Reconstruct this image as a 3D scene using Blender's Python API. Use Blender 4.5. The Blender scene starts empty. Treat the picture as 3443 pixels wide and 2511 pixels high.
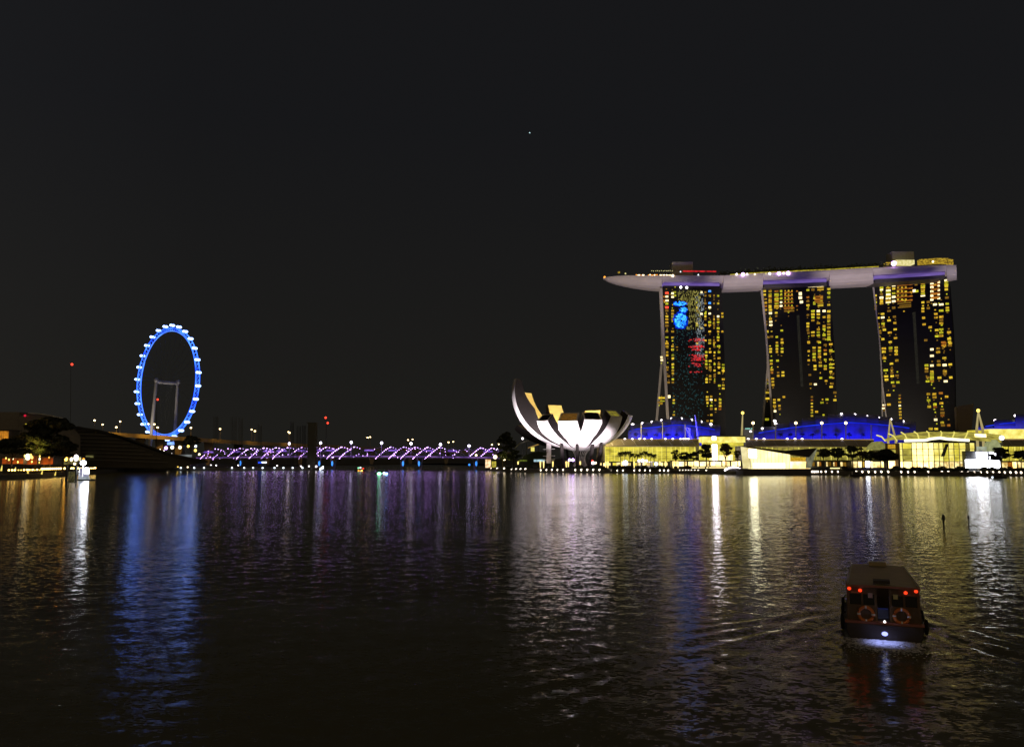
import bpy, math, random
from math import sin, cos, tan, atan2, sqrt, pi, radians as rad, exp
random.seed(7)
SC = bpy.context.scene
COL = SC.collection

# ---------------------------------------------------------------- camera
F, CX, CY = 2750.0, 1721.5, 1255.5
PITCH = rad(5.9)
CAMH = 10.0
cd = bpy.data.cameras.new('camera')
cam = bpy.data.objects.new('camera', cd)
COL.objects.link(cam)
cam.location = (0, 0, CAMH)
cam.rotation_euler = (rad(90) + PITCH, 0, 0)
cd.sensor_width = 36.0
cd.lens = 36.0 * F / 3443.0
cd.clip_start = 0.5
cd.clip_end = 30000
SC.camera = cam

# ---------------------------------------------------------------- night sky
W = bpy.data.worlds.new("World")
SC.world = W
W.use_nodes = True
nt = W.node_tree
for n in list(nt.nodes):
    nt.nodes.remove(n)
out = nt.nodes.new('ShaderNodeOutputWorld')
bg = nt.nodes.new('ShaderNodeBackground')
sky = nt.nodes.new('ShaderNodeTexSky')
sky.sky_type = 'NISHITA'
sky.sun_disc = False
sky.sun_elevation = rad(-8)
sky.sun_rotation = rad(200)
tc = nt.nodes.new('ShaderNodeTexCoord')
sep = nt.nodes.new('ShaderNodeSeparateXYZ')
nt.links.new(tc.outputs['Generated'], sep.inputs[0])
hor = nt.nodes.new('ShaderNodeMapRange')           # town glow towards the horizon
hor.inputs['From Min'].default_value = 0.0
hor.inputs['From Max'].default_value = 0.38
nt.links.new(sep.outputs['Z'], hor.inputs['Value'])
grad = nt.nodes.new('ShaderNodeMix'); grad.data_type = 'RGBA'
nt.links.new(hor.outputs[0], grad.inputs['Factor'])
grad.inputs['A'].default_value = (0.0126, 0.0119, 0.0100, 1)
grad.inputs['B'].default_value = (0.0083, 0.0085, 0.0096, 1)
lft = nt.nodes.new('ShaderNodeMapRange')           # slightly stronger glow over the old town on the left
lft.inputs['From Min'].default_value = -0.35
lft.inputs['From Max'].default_value = -0.60
nt.links.new(sep.outputs['X'], lft.inputs['Value'])
lm = nt.nodes.new('ShaderNodeMath'); lm.operation = 'MULTIPLY_ADD'
lm.inputs[1].default_value = 0.30; lm.inputs[2].default_value = 1.0
nt.links.new(lft.outputs[0], lm.inputs[0])
back = nt.nodes.new('ShaderNodeMapRange')          # the lit business district behind the viewer
back.inputs['From Min'].default_value = 0.15
back.inputs['From Max'].default_value = -0.75
nt.links.new(sep.outputs['Y'], back.inputs['Value'])
bcol = nt.nodes.new('ShaderNodeMix'); bcol.data_type = 'RGBA'
nt.links.new(back.outputs[0], bcol.inputs['Factor'])
sc1 = nt.nodes.new('ShaderNodeVectorMath'); sc1.operation = 'SCALE'
nt.links.new(grad.outputs['Result'], sc1.inputs[0]); nt.links.new(lm.outputs[0], sc1.inputs['Scale'])
nt.links.new(sc1.outputs[0], bcol.inputs['A'])
bcol.inputs['B'].default_value = (0.125, 0.095, 0.055, 1)
sks = nt.nodes.new('ShaderNodeVectorMath'); sks.operation = 'SCALE'
sks.inputs['Scale'].default_value = 0.02
nt.links.new(sky.outputs[0], sks.inputs[0])
add = nt.nodes.new('ShaderNodeVectorMath'); add.operation = 'ADD'
nt.links.new(bcol.outputs['Result'], add.inputs[0]); nt.links.new(sks.outputs[0], add.inputs[1])
nt.links.new(add.outputs[0], bg.inputs['Color'])
bg.inputs['Strength'].default_value = 1.0
nt.links.new(bg.outputs[0], out.inputs[0])

SC.view_settings.view_transform = 'Standard'
SC.view_settings.look = 'None'
SC.view_settings.exposure = 0.0
SC.view_settings.gamma = 1.0
SC.cycles.use_denoising = True
SC.cycles.sample_clamp_indirect = 40.0
SC.cycles.max_bounces = 6
SC.cycles.use_adaptive_sampling = False
SC.cycles.caustics_reflective = False
SC.cycles.caustics_refractive = False

# ---------------------------------------------------------------- measuring helpers: photograph pixel at a known distance -> place
def ray(px, py):
    u, v = (px - CX) / F, -(py - CY) / F
    return (u, cos(PITCH) - v * sin(PITCH), sin(PITCH) + v * cos(PITCH))
def pt(px, py, D):
    r = ray(px, py); k = D / r[1]
    return (r[0] * k, D, CAMH + r[2] * k)
def zz(py, D):
    return pt(CX, py, D)[2]
def xx(px, D, z=CAMH):
    return (px - CX) / F * (D * cos(PITCH) + (z - CAMH) * sin(PITCH))
def lin(c):
    return tuple(((x / 255) / 12.92 if x / 255 <= 0.04045 else ((x / 255 + 0.055) / 1.055) ** 2.4) for x in c)

# ---------------------------------------------------------------- materials
def mat_base(name):
    m = bpy.data.materials.new(name); m.use_nodes = True
    t = m.node_tree
    for n in list(t.nodes):
        t.nodes.remove(n)
    o = t.nodes.new('ShaderNodeOutputMaterial')
    return m, t, o
def coords(t, scale):
    tc = t.nodes.new('ShaderNodeTexCoord')
    mp = t.nodes.new('ShaderNodeMapping')
    mp.inputs['Scale'].default_value = scale if isinstance(scale, tuple) else (scale,) * 3
    t.links.new(tc.outputs['Object'], mp.inputs[0])
    return mp.outputs[0]
def mixrgb(t, fac, a, b):
    mx = t.nodes.new('ShaderNodeMix'); mx.data_type = 'RGBA'
    t.links.new(fac, mx.inputs['Factor'])
    mx.inputs['A'].default_value = (*a, 1); mx.inputs['B'].default_value = (*b, 1)
    return mx.outputs['Result']
def pbr(name, c, rough=0.6, metal=0.0, vary=0.35, scale=0.6, spec=0.5):
    m, t, o = mat_base(name)
    b = t.nodes.new('ShaderNodeBsdfPrincipled')
    nz = t.nodes.new('ShaderNodeTexNoise'); nz.inputs['Scale'].default_value = 1.0; nz.inputs['Detail'].default_value = 4
    t.links.new(coords(t, scale), nz.inputs['Vector'])
    t.links.new(mixrgb(t, nz.outputs['Fac'], tuple(x * (1 - vary) for x in c), tuple(min(1, x * (1 + vary)) for x in c)), b.inputs['Base Color'])
    b.inputs['Roughness'].default_value = rough
    b.inputs['Metallic'].default_value = metal
    b.inputs['Specular IOR Level'].default_value = spec
    t.links.new(b.outputs[0], o.inputs[0])
    return m
def emis(name, c, s, c2=None, scale=0.3, nee=False, rnd=0.0, lo=0.35, hi=0.65, detail=2):
    """a thing that gives off light: colour c, or mottled between c and c2 (what stands behind the lit glass)"""
    m, t, o = mat_base(name)
    e = t.nodes.new('ShaderNodeEmission')
    if c2 is None:
        e.inputs['Color'].default_value = (*c, 1)
    else:
        nz = t.nodes.new('ShaderNodeTexNoise'); nz.inputs['Scale'].default_value = 1.0; nz.inputs['Detail'].default_value = detail
        t.links.new(coords(t, scale), nz.inputs['Vector'])
        mr = t.nodes.new('ShaderNodeMapRange'); mr.inputs['From Min'].default_value = lo; mr.inputs['From Max'].default_value = hi
        t.links.new(nz.outputs['Fac'], mr.inputs['Value'])
        t.links.new(mixrgb(t, mr.outputs[0], c, c2), e.inputs['Color'])
    e.inputs['Strength'].default_value = s
    if rnd > 0:
        oi = t.nodes.new('ShaderNodeObjectInfo')
        mr2 = t.nodes.new('ShaderNodeMapRange')
        mr2.inputs['To Min'].default_value = s * (1 - rnd); mr2.inputs['To Max'].default_value = s * (1 + rnd)
        t.links.new(oi.outputs['Random'], mr2.inputs['Value'])
        t.links.new(mr2.outputs[0], e.inputs['Strength'])
    if c2 is not None and rnd > 0:            # every window gets its own mottling
        sh = t.nodes.new('ShaderNodeVectorMath'); sh.operation = 'SCALE'; sh.inputs['Scale'].default_value = 53.0
        cb = t.nodes.new('ShaderNodeCombineXYZ')
        for k in range(3): t.links.new(oi.outputs['Random'], cb.inputs[k])
        t.links.new(cb.outputs[0], sh.inputs[0]); t.links.new(sh.outputs[0], nz.inputs['Vector'].links[0].from_node.inputs['Location'])
    t.links.new(e.outputs[0], o.inputs[0])
    m.cycles.emission_sampling = 'AUTO' if nee else 'NONE'
    return m

M = {}
M['concrete'] = pbr('concrete', (0.20, 0.19, 0.17), 0.8)
M['quay_stone'] = pbr('quay_stone', (0.10, 0.095, 0.085), 0.85)
M['asphalt'] = pbr('asphalt', (0.05, 0.05, 0.05), 0.9)
M['soil'] = pbr('soil', (0.05, 0.045, 0.03), 0.9, scale=0.05)
M['dark_metal'] = pbr('dark_metal', (0.03, 0.03, 0.03), 0.5)
M['pale_metal'] = pbr('pale_metal', (0.55, 0.55, 0.56), 0.45)
M['white_paint'] = pbr('white_paint', (0.78, 0.78, 0.78), 0.5, vary=0.08)
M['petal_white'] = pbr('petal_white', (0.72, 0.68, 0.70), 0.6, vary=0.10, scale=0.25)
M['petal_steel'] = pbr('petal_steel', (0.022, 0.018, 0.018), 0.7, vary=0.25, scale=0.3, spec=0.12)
M['petal_inner'] = pbr('petal_inner', (0.74, 0.65, 0.40), 0.6, vary=0.12, scale=0.2)
M['dark_glass'] = pbr('dark_glass', (0.012, 0.012, 0.012), 0.15, vary=0.3)
M['facade_glass'] = pbr('facade_glass', (0.010, 0.010, 0.010), 0.5, vary=0.4, scale=(0.05, 0.05, 0.3), spec=0.2)
M['tower_fin'] = pbr('tower_fin', (0.42, 0.38, 0.34), 0.6, vary=0.15)
M['hull'] = pbr('hull', (0.50, 0.45, 0.435), 0.6, vary=0.16, scale=0.12)
M['roof_block'] = pbr('roof_block', (0.30, 0.29, 0.27), 0.7)
M['hull_dark'] = pbr('hull_dark', (0.06, 0.055, 0.06), 0.6)
M['shell_panel'] = pbr('shell_panel', (0.10, 0.11, 0.26), 0.55, vary=0.25, scale=0.12)
M['roof_canopy'] = pbr('roof_canopy', (0.25, 0.22, 0.16), 0.55, vary=0.25, scale=0.2)
M['bark'] = pbr('bark', (0.07, 0.05, 0.035), 0.9)
M['leaf'] = pbr('leaf', (0.045, 0.06, 0.025), 0.8, vary=0.5, scale=0.5)
M['leaf_dark'] = pbr('leaf_dark', (0.03, 0.035, 0.02), 0.85, vary=0.5, scale=0.5)
M['leaf_red'] = pbr('leaf_red', (0.06, 0.035, 0.02), 0.85, vary=0.5, scale=0.5)

M['lamp_white'] = emis('lamp_white', (1.0, 0.90, 0.95), 4)
M['lamp_quay'] = emis('lamp_quay', (1.0, 0.84, 0.66), 4)
M['lamp_warm'] = emis('lamp_warm', (1.0, 0.80, 0.45), 4)
M['lamp_street'] = emis('lamp_street', (1.0, 0.72, 0.33), 8, nee=True)
M['lamp_yellow'] = emis('lamp_yellow', (1.0, 0.66, 0.12), 3)
M['lamp_cool'] = emis('lamp_cool', (0.80, 0.90, 1.0), 3.2)
M['lamp_violet'] = emis('lamp_violet', (0.62, 0.34, 1.0), 8, rnd=.5)
M['lamp_violet_dim'] = emis('lamp_violet_dim', (0.42, 0.18, 0.95), 1.6)
M['lamp_red'] = emis('lamp_red', (1.0, 0.06, 0.03), 2.2)
M['lamp_blue'] = emis('lamp_blue', (0.05, 0.28, 1.0), 1.6)
M['lamp_green'] = emis('lamp_green', (0.25, 1.0, 0.45), 2)
M['lamp_orange'] = emis('lamp_orange', (1.0, 0.35, 0.04), 2)
M['lamp_gold'] = emis('lamp_gold', (1.0, 0.62, 0.15), 9)
M['lamp_amber'] = emis('lamp_amber', (1.0, 0.46, 0.05), 12)
M['win_amber'] = emis('win_amber', (0.86, 0.54, 0.035), 0.92, (0.34, 0.15, 0.010), 2.6, rnd=0.42)
M['win_yellow'] = emis('win_yellow', (0.95, 0.68, 0.05), 1.0, (0.44, 0.27, 0.015), 2.6, rnd=0.42)
M['win_lime'] = emis('win_lime', (0.72, 0.68, 0.03), 0.95, (0.30, 0.27, 0.01), 2.6, rnd=0.42)
M['win_dim'] = emis('win_dim', (0.30, 0.16, 0.016), 0.9, (0.12, 0.06, 0.01), 2.6, rnd=0.5)
M['win_white'] = emis('win_white', (1.0, 0.80, 0.42), 1.8, rnd=0.3)
M['win_orange'] = emis('win_orange', (0.55, 0.20, 0.02), 0.8, (0.25, 0.07, 0.01), 0.8, rnd=0.3)

# ---------------------------------------------------------------- mesh builder
class MB:
    def __init__(s):
        s.v = []; s.f = []; s.m = []
    def quad(s, a, b, c, d, m=0):
        n = len(s.v); s.v += [a, b, c, d]; s.f.append((n, n + 1, n + 2, n + 3)); s.m.append(m)
    def poly(s, pts, m=0):
        n = len(s.v); s.v += list(pts); s.f.append(tuple(range(n, n + len(pts)))); s.m.append(m)
    def hexa(s, p, m=0):
        """eight corners: bottom 0-3 and top 4-7, both counter-clockwise"""
        n = len(s.v); s.v += list(p)
        for q in ((3, 2, 1, 0), (4, 5, 6, 7), (0, 1, 5, 4), (1, 2, 6, 5), (2, 3, 7, 6), (3, 0, 4, 7)):
            s.f.append(tuple(n + i for i in q)); s.m.append(m)
    def box(s, c, sz, rz=0.0, m=0):
        hx, hy, hz = sz[0] / 2, sz[1] / 2, sz[2] / 2
        cr, sr = cos(rz), sin(rz)
        p = []
        for z in (-hz, hz):
            for x, y in ((-hx, -hy), (hx, -hy), (hx, hy), (-hx, hy)):
                p.append((c[0] + x * cr - y * sr, c[1] + x * sr + y * cr, c[2] + z))
        s.hexa(p, m)
    def pbox(s, x0, x1, y0, y1, D, dep, m=0):
        """upright box whose front face fills photograph columns x0..x1, rows y0..y1 at distance D"""
        zt, zb = zz(y0, D), zz(y1, D)
        ym = (y0 + y1) / 2
        a, b = pt(x0, ym, D)[0], pt(x1, ym, D)[0]
        s.hexa([(a, D, zb), (b, D, zb), (b, D + dep, zb), (a, D + dep, zb), (a, D, zt), (b, D, zt), (b, D + dep, zt), (a, D + dep, zt)], m)
    def prism(s, pts, d, m=0):
        """front outline (counter-clockwise seen from the viewer) pushed back by vector d"""
        n = len(s.v); k = len(pts)
        s.v += list(pts); s.v += [(p[0] + d[0], p[1] + d[1], p[2] + d[2]) for p in pts]
        s.f.append(tuple(n + i for i in range(k))); s.m.append(m)
        s.f.append(tuple(n + k + i for i in reversed(range(k)))); s.m.append(m)
        for i in range(k):
            j = (i + 1) % k
            s.f.append((n + i, n + k + i, n + k + j, n + j)); s.m.append(m)
    def tube(s, pts, r, n=6, m=0, cap=True, closed=False):
        k = len(pts); rs = r if isinstance(r, (list, tuple)) else [r] * k
        base = len(s.v)
        for i, p in enumerate(pts):
            if closed:
                a, b = pts[(i - 1) % k], pts[(i + 1) % k]
            else:
                a, b = pts[max(0, i - 1)], pts[min(k - 1, i + 1)]
            t = (b[0] - a[0], b[1] - a[1], b[2] - a[2]); L = sqrt(sum(q * q for q in t)) or 1
            t = tuple(q / L for q in t)
            up = (0, 0, 1) if abs(t[2]) < 0.9 else (1, 0, 0)
            u = (t[1] * up[2] - t[2] * up[1], t[2] * up[0] - t[0] * up[2], t[0] * up[1] - t[1] * up[0])
            L = sqrt(sum(q * q for q in u)); u = tuple(q / L for q in u)
            w = (u[1] * t[2] - u[2] * t[1], u[2] * t[0] - u[0] * t[2], u[0] * t[1] - u[1] * t[0])
            for j in range(n):
                an = 2 * pi * j / n
                s.v.append(tuple(p[q] + rs[i] * (u[q] * cos(an) + w[q] * sin(an)) for q in range(3)))
        for i in range(k if closed else k - 1):
            i2 = (i + 1) % k
            for j in range(n):
                j2 = (j + 1) % n
                s.f.append((base + i * n + j, base + i * n + j2, base + i2 * n + j2, base + i2 * n + j)); s.m.append(m)
        if cap and not closed:
            s.f.append(tuple(base + j for j in reversed(range(n)))); s.m.append(m)
            s.f.append(tuple(base + (k - 1) * n + j for j in range(n))); s.m.append(m)
    def ball(s, c, r, m=0, nu=8, nv=5, sq=(1, 1, 1)):
        base = len(s.v)
        s.v.append((c[0], c[1], c[2] - r * sq[2]))
        for i in range(1, nv):
            a = -pi / 2 + pi * i / nv
            for j in range(nu):
                b = 2 * pi * j / nu
                s.v.append((c[0] + r * sq[0] * cos(a) * cos(b), c[1] + r * sq[1] * cos(a) * sin(b), c[2] + r * sq[2] * sin(a)))
        s.v.append((c[0], c[1], c[2] + r * sq[2])); top = len(s.v) - 1
        for j in range(nu):
            j2 = (j + 1) % nu
            s.f.append((base, base + 1 + j2, base + 1 + j)); s.m.append(m)
            for i in range(nv - 2):
                q = base + 1 + i * nu
                s.f.append((q + j, q + j2, q + nu + j2, q + nu + j)); s.m.append(m)
            q = base + 1 + (nv - 2) * nu
            s.f.append((q + j, q + j2, top)); s.m.append(m)
    def grid(s, rows, m=0):
        """rows: list of equally long point lists, joined into a skin"""
        base = len(s.v); k = len(rows[0])
        for r in rows:
            s.v += list(r)
        for i in range(len(rows) - 1):
            for j in range(k - 1):
                s.f.append((base + i * k + j, base + i * k + j + 1, base + (i + 1) * k + j + 1, base + (i + 1) * k + j)); s.m.append(m)
    def build(s, name, mats, parent=None, smooth=False):
        me = bpy.data.meshes.new(name)
        org = ORG.get(parent.name, (0, 0, 0)) if parent else (0, 0, 0)
        me.from_pydata([(a - org[0], b - org[1], c - org[2]) for a, b, c in s.v], [], s.f)
        for x in (mats if isinstance(mats, (list, tuple)) else [mats]):
            me.materials.append(M[x] if isinstance(x, str) else x)
        if any(s.m):
            me.polygons.foreach_set('material_index', s.m)
        if smooth:
            me.polygons.foreach_set('use_smooth', [True] * len(s.f))
        me.update()
        o = bpy.data.objects.new(name, me)
        COL.objects.link(o)
        if parent:
            o.parent = parent
            ORG[o.name] = org
        return o
ORG = {}
def tag(o, label=None, cat=None, group=None, kind=None):
    if label: o['label'] = label
    if cat: o['category'] = cat
    if group: o['group'] = group
    if kind: o['kind'] = kind
    return o
def thing(name, loc, label, cat, group=None, rz=0.0):
    o = bpy.data.objects.new(name, None)
    o.empty_display_size = 1
    COL.objects.link(o)
    o.location = loc; o.rotation_euler = (0, 0, rz)
    ORG[o.name] = loc
    return tag(o, label, cat, group)
def solo(mb, name, mats, base, label, cat, group=None, smooth=False):
    """a thing that is one mesh, with its origin at its base"""
    mb.v = [(a - base[0], b - base[1], c - base[2]) for a, b, c in mb.v]
    o = mb.build(name, mats, None, smooth); o.location = base
    return tag(o, label, cat, group)
def copy_tree(o, loc=None, parent=None, label=None, group=None):
    c = o.copy(); COL.objects.link(c)
    if parent: c.parent = parent
    if loc is not None: c.location = loc
    if label: c['label'] = label
    if group: c['group'] = group
    for ch in list(o.children):
        copy_tree(ch, parent=c)
    return c
def spot(loc, target, power, color, angle, blend=0.6, r=0.5):
    l = bpy.data.lights.new('floodlight', 'SPOT'); l.energy = power; l.color = color  # name shared with the unseen spots added off the viaduct and footbridge
    l.spot_size = rad(angle); l.spot_blend = blend; l.shadow_soft_size = r
    o = bpy.data.objects.new('floodlight', l); COL.objects.link(o); o.location = loc
    d = [target[i] - loc[i] for i in range(3)]
    yaw = atan2(d[1], d[0]) - pi / 2
    o.rotation_euler = (pi / 2 + atan2(d[2], sqrt(d[0] ** 2 + d[1] ** 2)), 0, yaw)
    return o
def point(loc, power, color, r=0.5):
    l = bpy.data.lights.new('lamp_light', 'POINT'); l.energy = power; l.color = color; l.shadow_soft_size = r
    o = bpy.data.objects.new('lamp_light', l); COL.objects.link(o); o.location = loc
    return o

# ---------------------------------------------------------------- water
BOAT_D = 46.3
BOAT_X = xx(2970, BOAT_D, 2.0)
HEAD = rad(22.3)
hd = (sin(HEAD), cos(HEAD)); pp = (cos(HEAD), -sin(HEAD))
def wake(x, y):
    rx, ry = x - BOAT_X, y - BOAT_D
    s = -(rx * hd[0] + ry * hd[1]) + 9.0
    l = rx * pp[0] + ry * pp[1]
    if s <= 0: return 0.0
    h = 0.0
    al = abs(l)
    for k, (ang, A, w, lam) in enumerate(((24, .105, 2.2, 2.1), (31, .080, 2.8, 1.7), (16, .045, 1.8, 1.5))):
        q = (al - 1.8 - s * tan(rad(ang))) * cos(rad(ang))
        wob = 0.7 * sin(0.31 * s + k + (1 if l > 0 else 0)) + 0.4 * sin(0.9 * s + 2 * k)
        env = exp(-(q / w) ** 2) * min(1, s / 6) * exp(-s / 16)
        br = 0.62 + 0.38 * sin(0.55 * s + 1.7 * k + 0.4 * l)
        if l > 0: env *= 1.5
        h += A * env * br * cos(2 * pi * (q + wob * .35) / lam)
    h += 0.035 * exp(-(l / 2.6) ** 2) * exp(-max(0, s - 9) / 12) * sin(2.1 * l + 1.3 * s) * sin(1.1 * s - 1.9 * l) * (1 if s > 9 else 0)
    return h
def swell(x, y):
    h = 0
    for a, L, d, ph in ((.007, 3.1, .3, 0.4), (.006, 2.3, -.5, 2.1), (.005, 1.7, 1.0, 4.2), (.006, 4.4, -1.1, 1.0), (.004, 1.2, .1, 5.0)):
        k = 2 * pi / L
        h += a * sin(k * (x * sin(d) + y * cos(d)) + ph + 0.8 * sin(0.13 * x + 0.21 * y + ph))
    return h
wb = MB()
X0, X1, Y0, Y1, ST = -42.0, 84.0, 12.0, 116.0, 0.40
nx, ny = int((X1 - X0) / ST) + 1, int((Y1 - Y0) / ST) + 1
rows = []
for j in range(ny):
    y = Y0 + (Y1 - Y0) * j / (ny - 1); r = []
    fy = min(1, (y - Y0) / 6, (Y1 - y) / 45)
    for i in range(nx):
        x = X0 + (X1 - X0) * i / (nx - 1)
        f = max(0, min(fy, (x - X0) / 14, (X1 - x) / 14)); f = f * f * (3 - 2 * f)
        r.append((x, y, f * (wake(x, y) + swell(x, y)) if f > 0 else 0.0))
    rows.append(r)
wb.grid(rows)
FAR = 1600.0
wb.quad((-2500, -400, 0), (2500, -400, 0), (2500, Y0, 0), (-2500, Y0, 0))
wb.quad((-2500, Y1, 0), (2500, Y1, 0), (2500, FAR, 0), (-2500, FAR, 0))
wb.quad((-2500, Y0, 0), (X0, Y0, 0), (X0, Y1, 0), (-2500, Y1, 0))
wb.quad((X1, Y0, 0), (2500, Y0, 0), (2500, Y1, 0), (X1, Y1, 0))
m, t, o = mat_base('water')
b = t.nodes.new('ShaderNodeBsdfPrincipled')
b.inputs['Base Color'].default_value = (0.105, 0.098, 0.042, 1)
b.inputs['Roughness'].default_value = 0.15
b.inputs['IOR'].default_value = 1.33
geo = t.nodes.new('ShaderNodeNewGeometry')
vec = None
WAVES = ((0.6, 0.04, 2), (2.7, 0.24, 2), (6.5, 0.25, 2))     # waves per metre, slope, detail
for sc_, amp, det in WAVES:
    nz = t.nodes.new('ShaderNodeTexNoise'); nz.inputs['Scale'].default_value = sc_; nz.inputs['Detail'].default_value = det
    mp = t.nodes.new('ShaderNodeMapping'); mp.inputs['Scale'].default_value = (0.62, 1.0, 1.0)
    mp.inputs['Rotation'].default_value = (0, 0, 0.12 * sc_)
    t.links.new(geo.outputs['Position'], mp.inputs[0]); t.links.new(mp.outputs[0], nz.inputs['Vector'])
    sb = t.nodes.new('ShaderNodeVectorMath'); sb.operation = 'SUBTRACT'; sb.inputs[1].default_value = (0.5, 0.5, 0.5)
    t.links.new(nz.outputs['Color'], sb.inputs[0])
    ml = t.nodes.new('ShaderNodeVectorMath'); ml.operation = 'MULTIPLY'; ml.inputs[1].default_value = (amp * 0.6, amp, 0)
    t.links.new(sb.outputs[0], ml.inputs[0])
    if vec is None:
        vec = ml.outputs[0]
    else:
        a_ = t.nodes.new('ShaderNodeVectorMath'); a_.operation = 'ADD'
        t.links.new(vec, a_.inputs[0]); t.links.new(ml.outputs[0], a_.inputs[1]); vec = a_.outputs[0]
# gusts: broad areas that are calmer or rougher
gn = t.nodes.new('ShaderNodeTexNoise'); gn.inputs['Scale'].default_value = 1.0; gn.inputs['Detail'].default_value = 3
gm = t.nodes.new('ShaderNodeMapping'); gm.inputs['Scale'].default_value = (0.006, 0.022, 1)
t.links.new(geo.outputs['Position'], gm.inputs[0]); t.links.new(gm.outputs[0], gn.inputs['Vector'])
gr = t.nodes.new('ShaderNodeMapRange'); gr.inputs['From Min'].default_value = 0.35; gr.inputs['From Max'].default_value = 0.65
gr.inputs['To Min'].default_value = 0.50; gr.inputs['To Max'].default_value = 1.35
t.links.new(gn.outputs['Fac'], gr.inputs['Value'])
gs = t.nodes.new('ShaderNodeVectorMath'); gs.operation = 'SCALE'
t.links.new(vec, gs.inputs[0]); t.links.new(gr.outputs[0], gs.inputs['Scale'])
ad = t.nodes.new('ShaderNodeVectorMath'); ad.operation = 'ADD'
t.links.new(geo.outputs['Normal'], ad.inputs[0]); t.links.new(gs.outputs[0], ad.inputs[1])
no = t.nodes.new('ShaderNodeVectorMath'); no.operation = 'NORMALIZE'
t.links.new(ad.outputs[0], no.inputs[0])
t.links.new(no.outputs[0], b.inputs['Normal'])
t.links.new(b.outputs[0], o.inputs[0])
M['water'] = m
tag(wb.build('water', 'water', smooth=True), kind='structure')

# ---------------------------------------------------------------- ground
QZ = 2.3
shore = [(3900, 440), (3443, 459), (3000, 480), (2740, 488), (2500, 505), (2400, 520), (2250, 538), (2100, 552), (1960, 563), (1800, 578), (1690, 605), (1640, 660), (1655, 790)]
def shoreD(px):
    for (a, da), (b2, db) in zip(shore, shore[1:]):
        if b2 <= px <= a: return da + (db - da) * (a - px) / (a - b2)
    return 460
g = MB()
sp = [(xx(px, D), D) for px, D in shore]
poly = sp + [(sp[-1][0] - 10, 1100), (-150, 1300), (-150, 9000), (9000, 9000), (3000, 430)]
g.poly([(x, y, QZ) for x, y in reversed(poly)])
for (a, b2) in zip([(3000, 430)] + sp, sp + [(sp[-1][0] - 10, 1100)]):
    g.quad((a[0], a[1], -3), (a[0], a[1], QZ), (b2[0], b2[1], QZ), (b2[0], b2[1], -3), 1)
tag(g.build('bay_ground', ['asphalt', 'quay_stone']), kind='structure')
g = MB()
lp = [(-900, 330), (xx(-60, 372), 372), (xx(60, 392), 392), (xx(160, 425), 425), (xx(228, 462), 462), (xx(330, 520), 520), (xx(420, 640), 640), (xx(1062, 668), 668),
      (xx(1075, 690), 690), (xx(700, 800), 800), (xx(700, 900), 900), (-150, 1300), (-150, 9000), (-9000, 9000), (-9000, 330)]
g.poly([(x, y, QZ - 0.05) for x, y in lp])
for a, b2 in zip(lp[:12], lp[1:12]):
    g.quad((a[0], a[1], -3), (b2[0], b2[1], -3), (b2[0], b2[1], QZ - .05), (a[0], a[1], QZ - .05), 1)
tag(g.build('north_ground', ['soil', 'quay_stone']), kind='structure')

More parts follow.
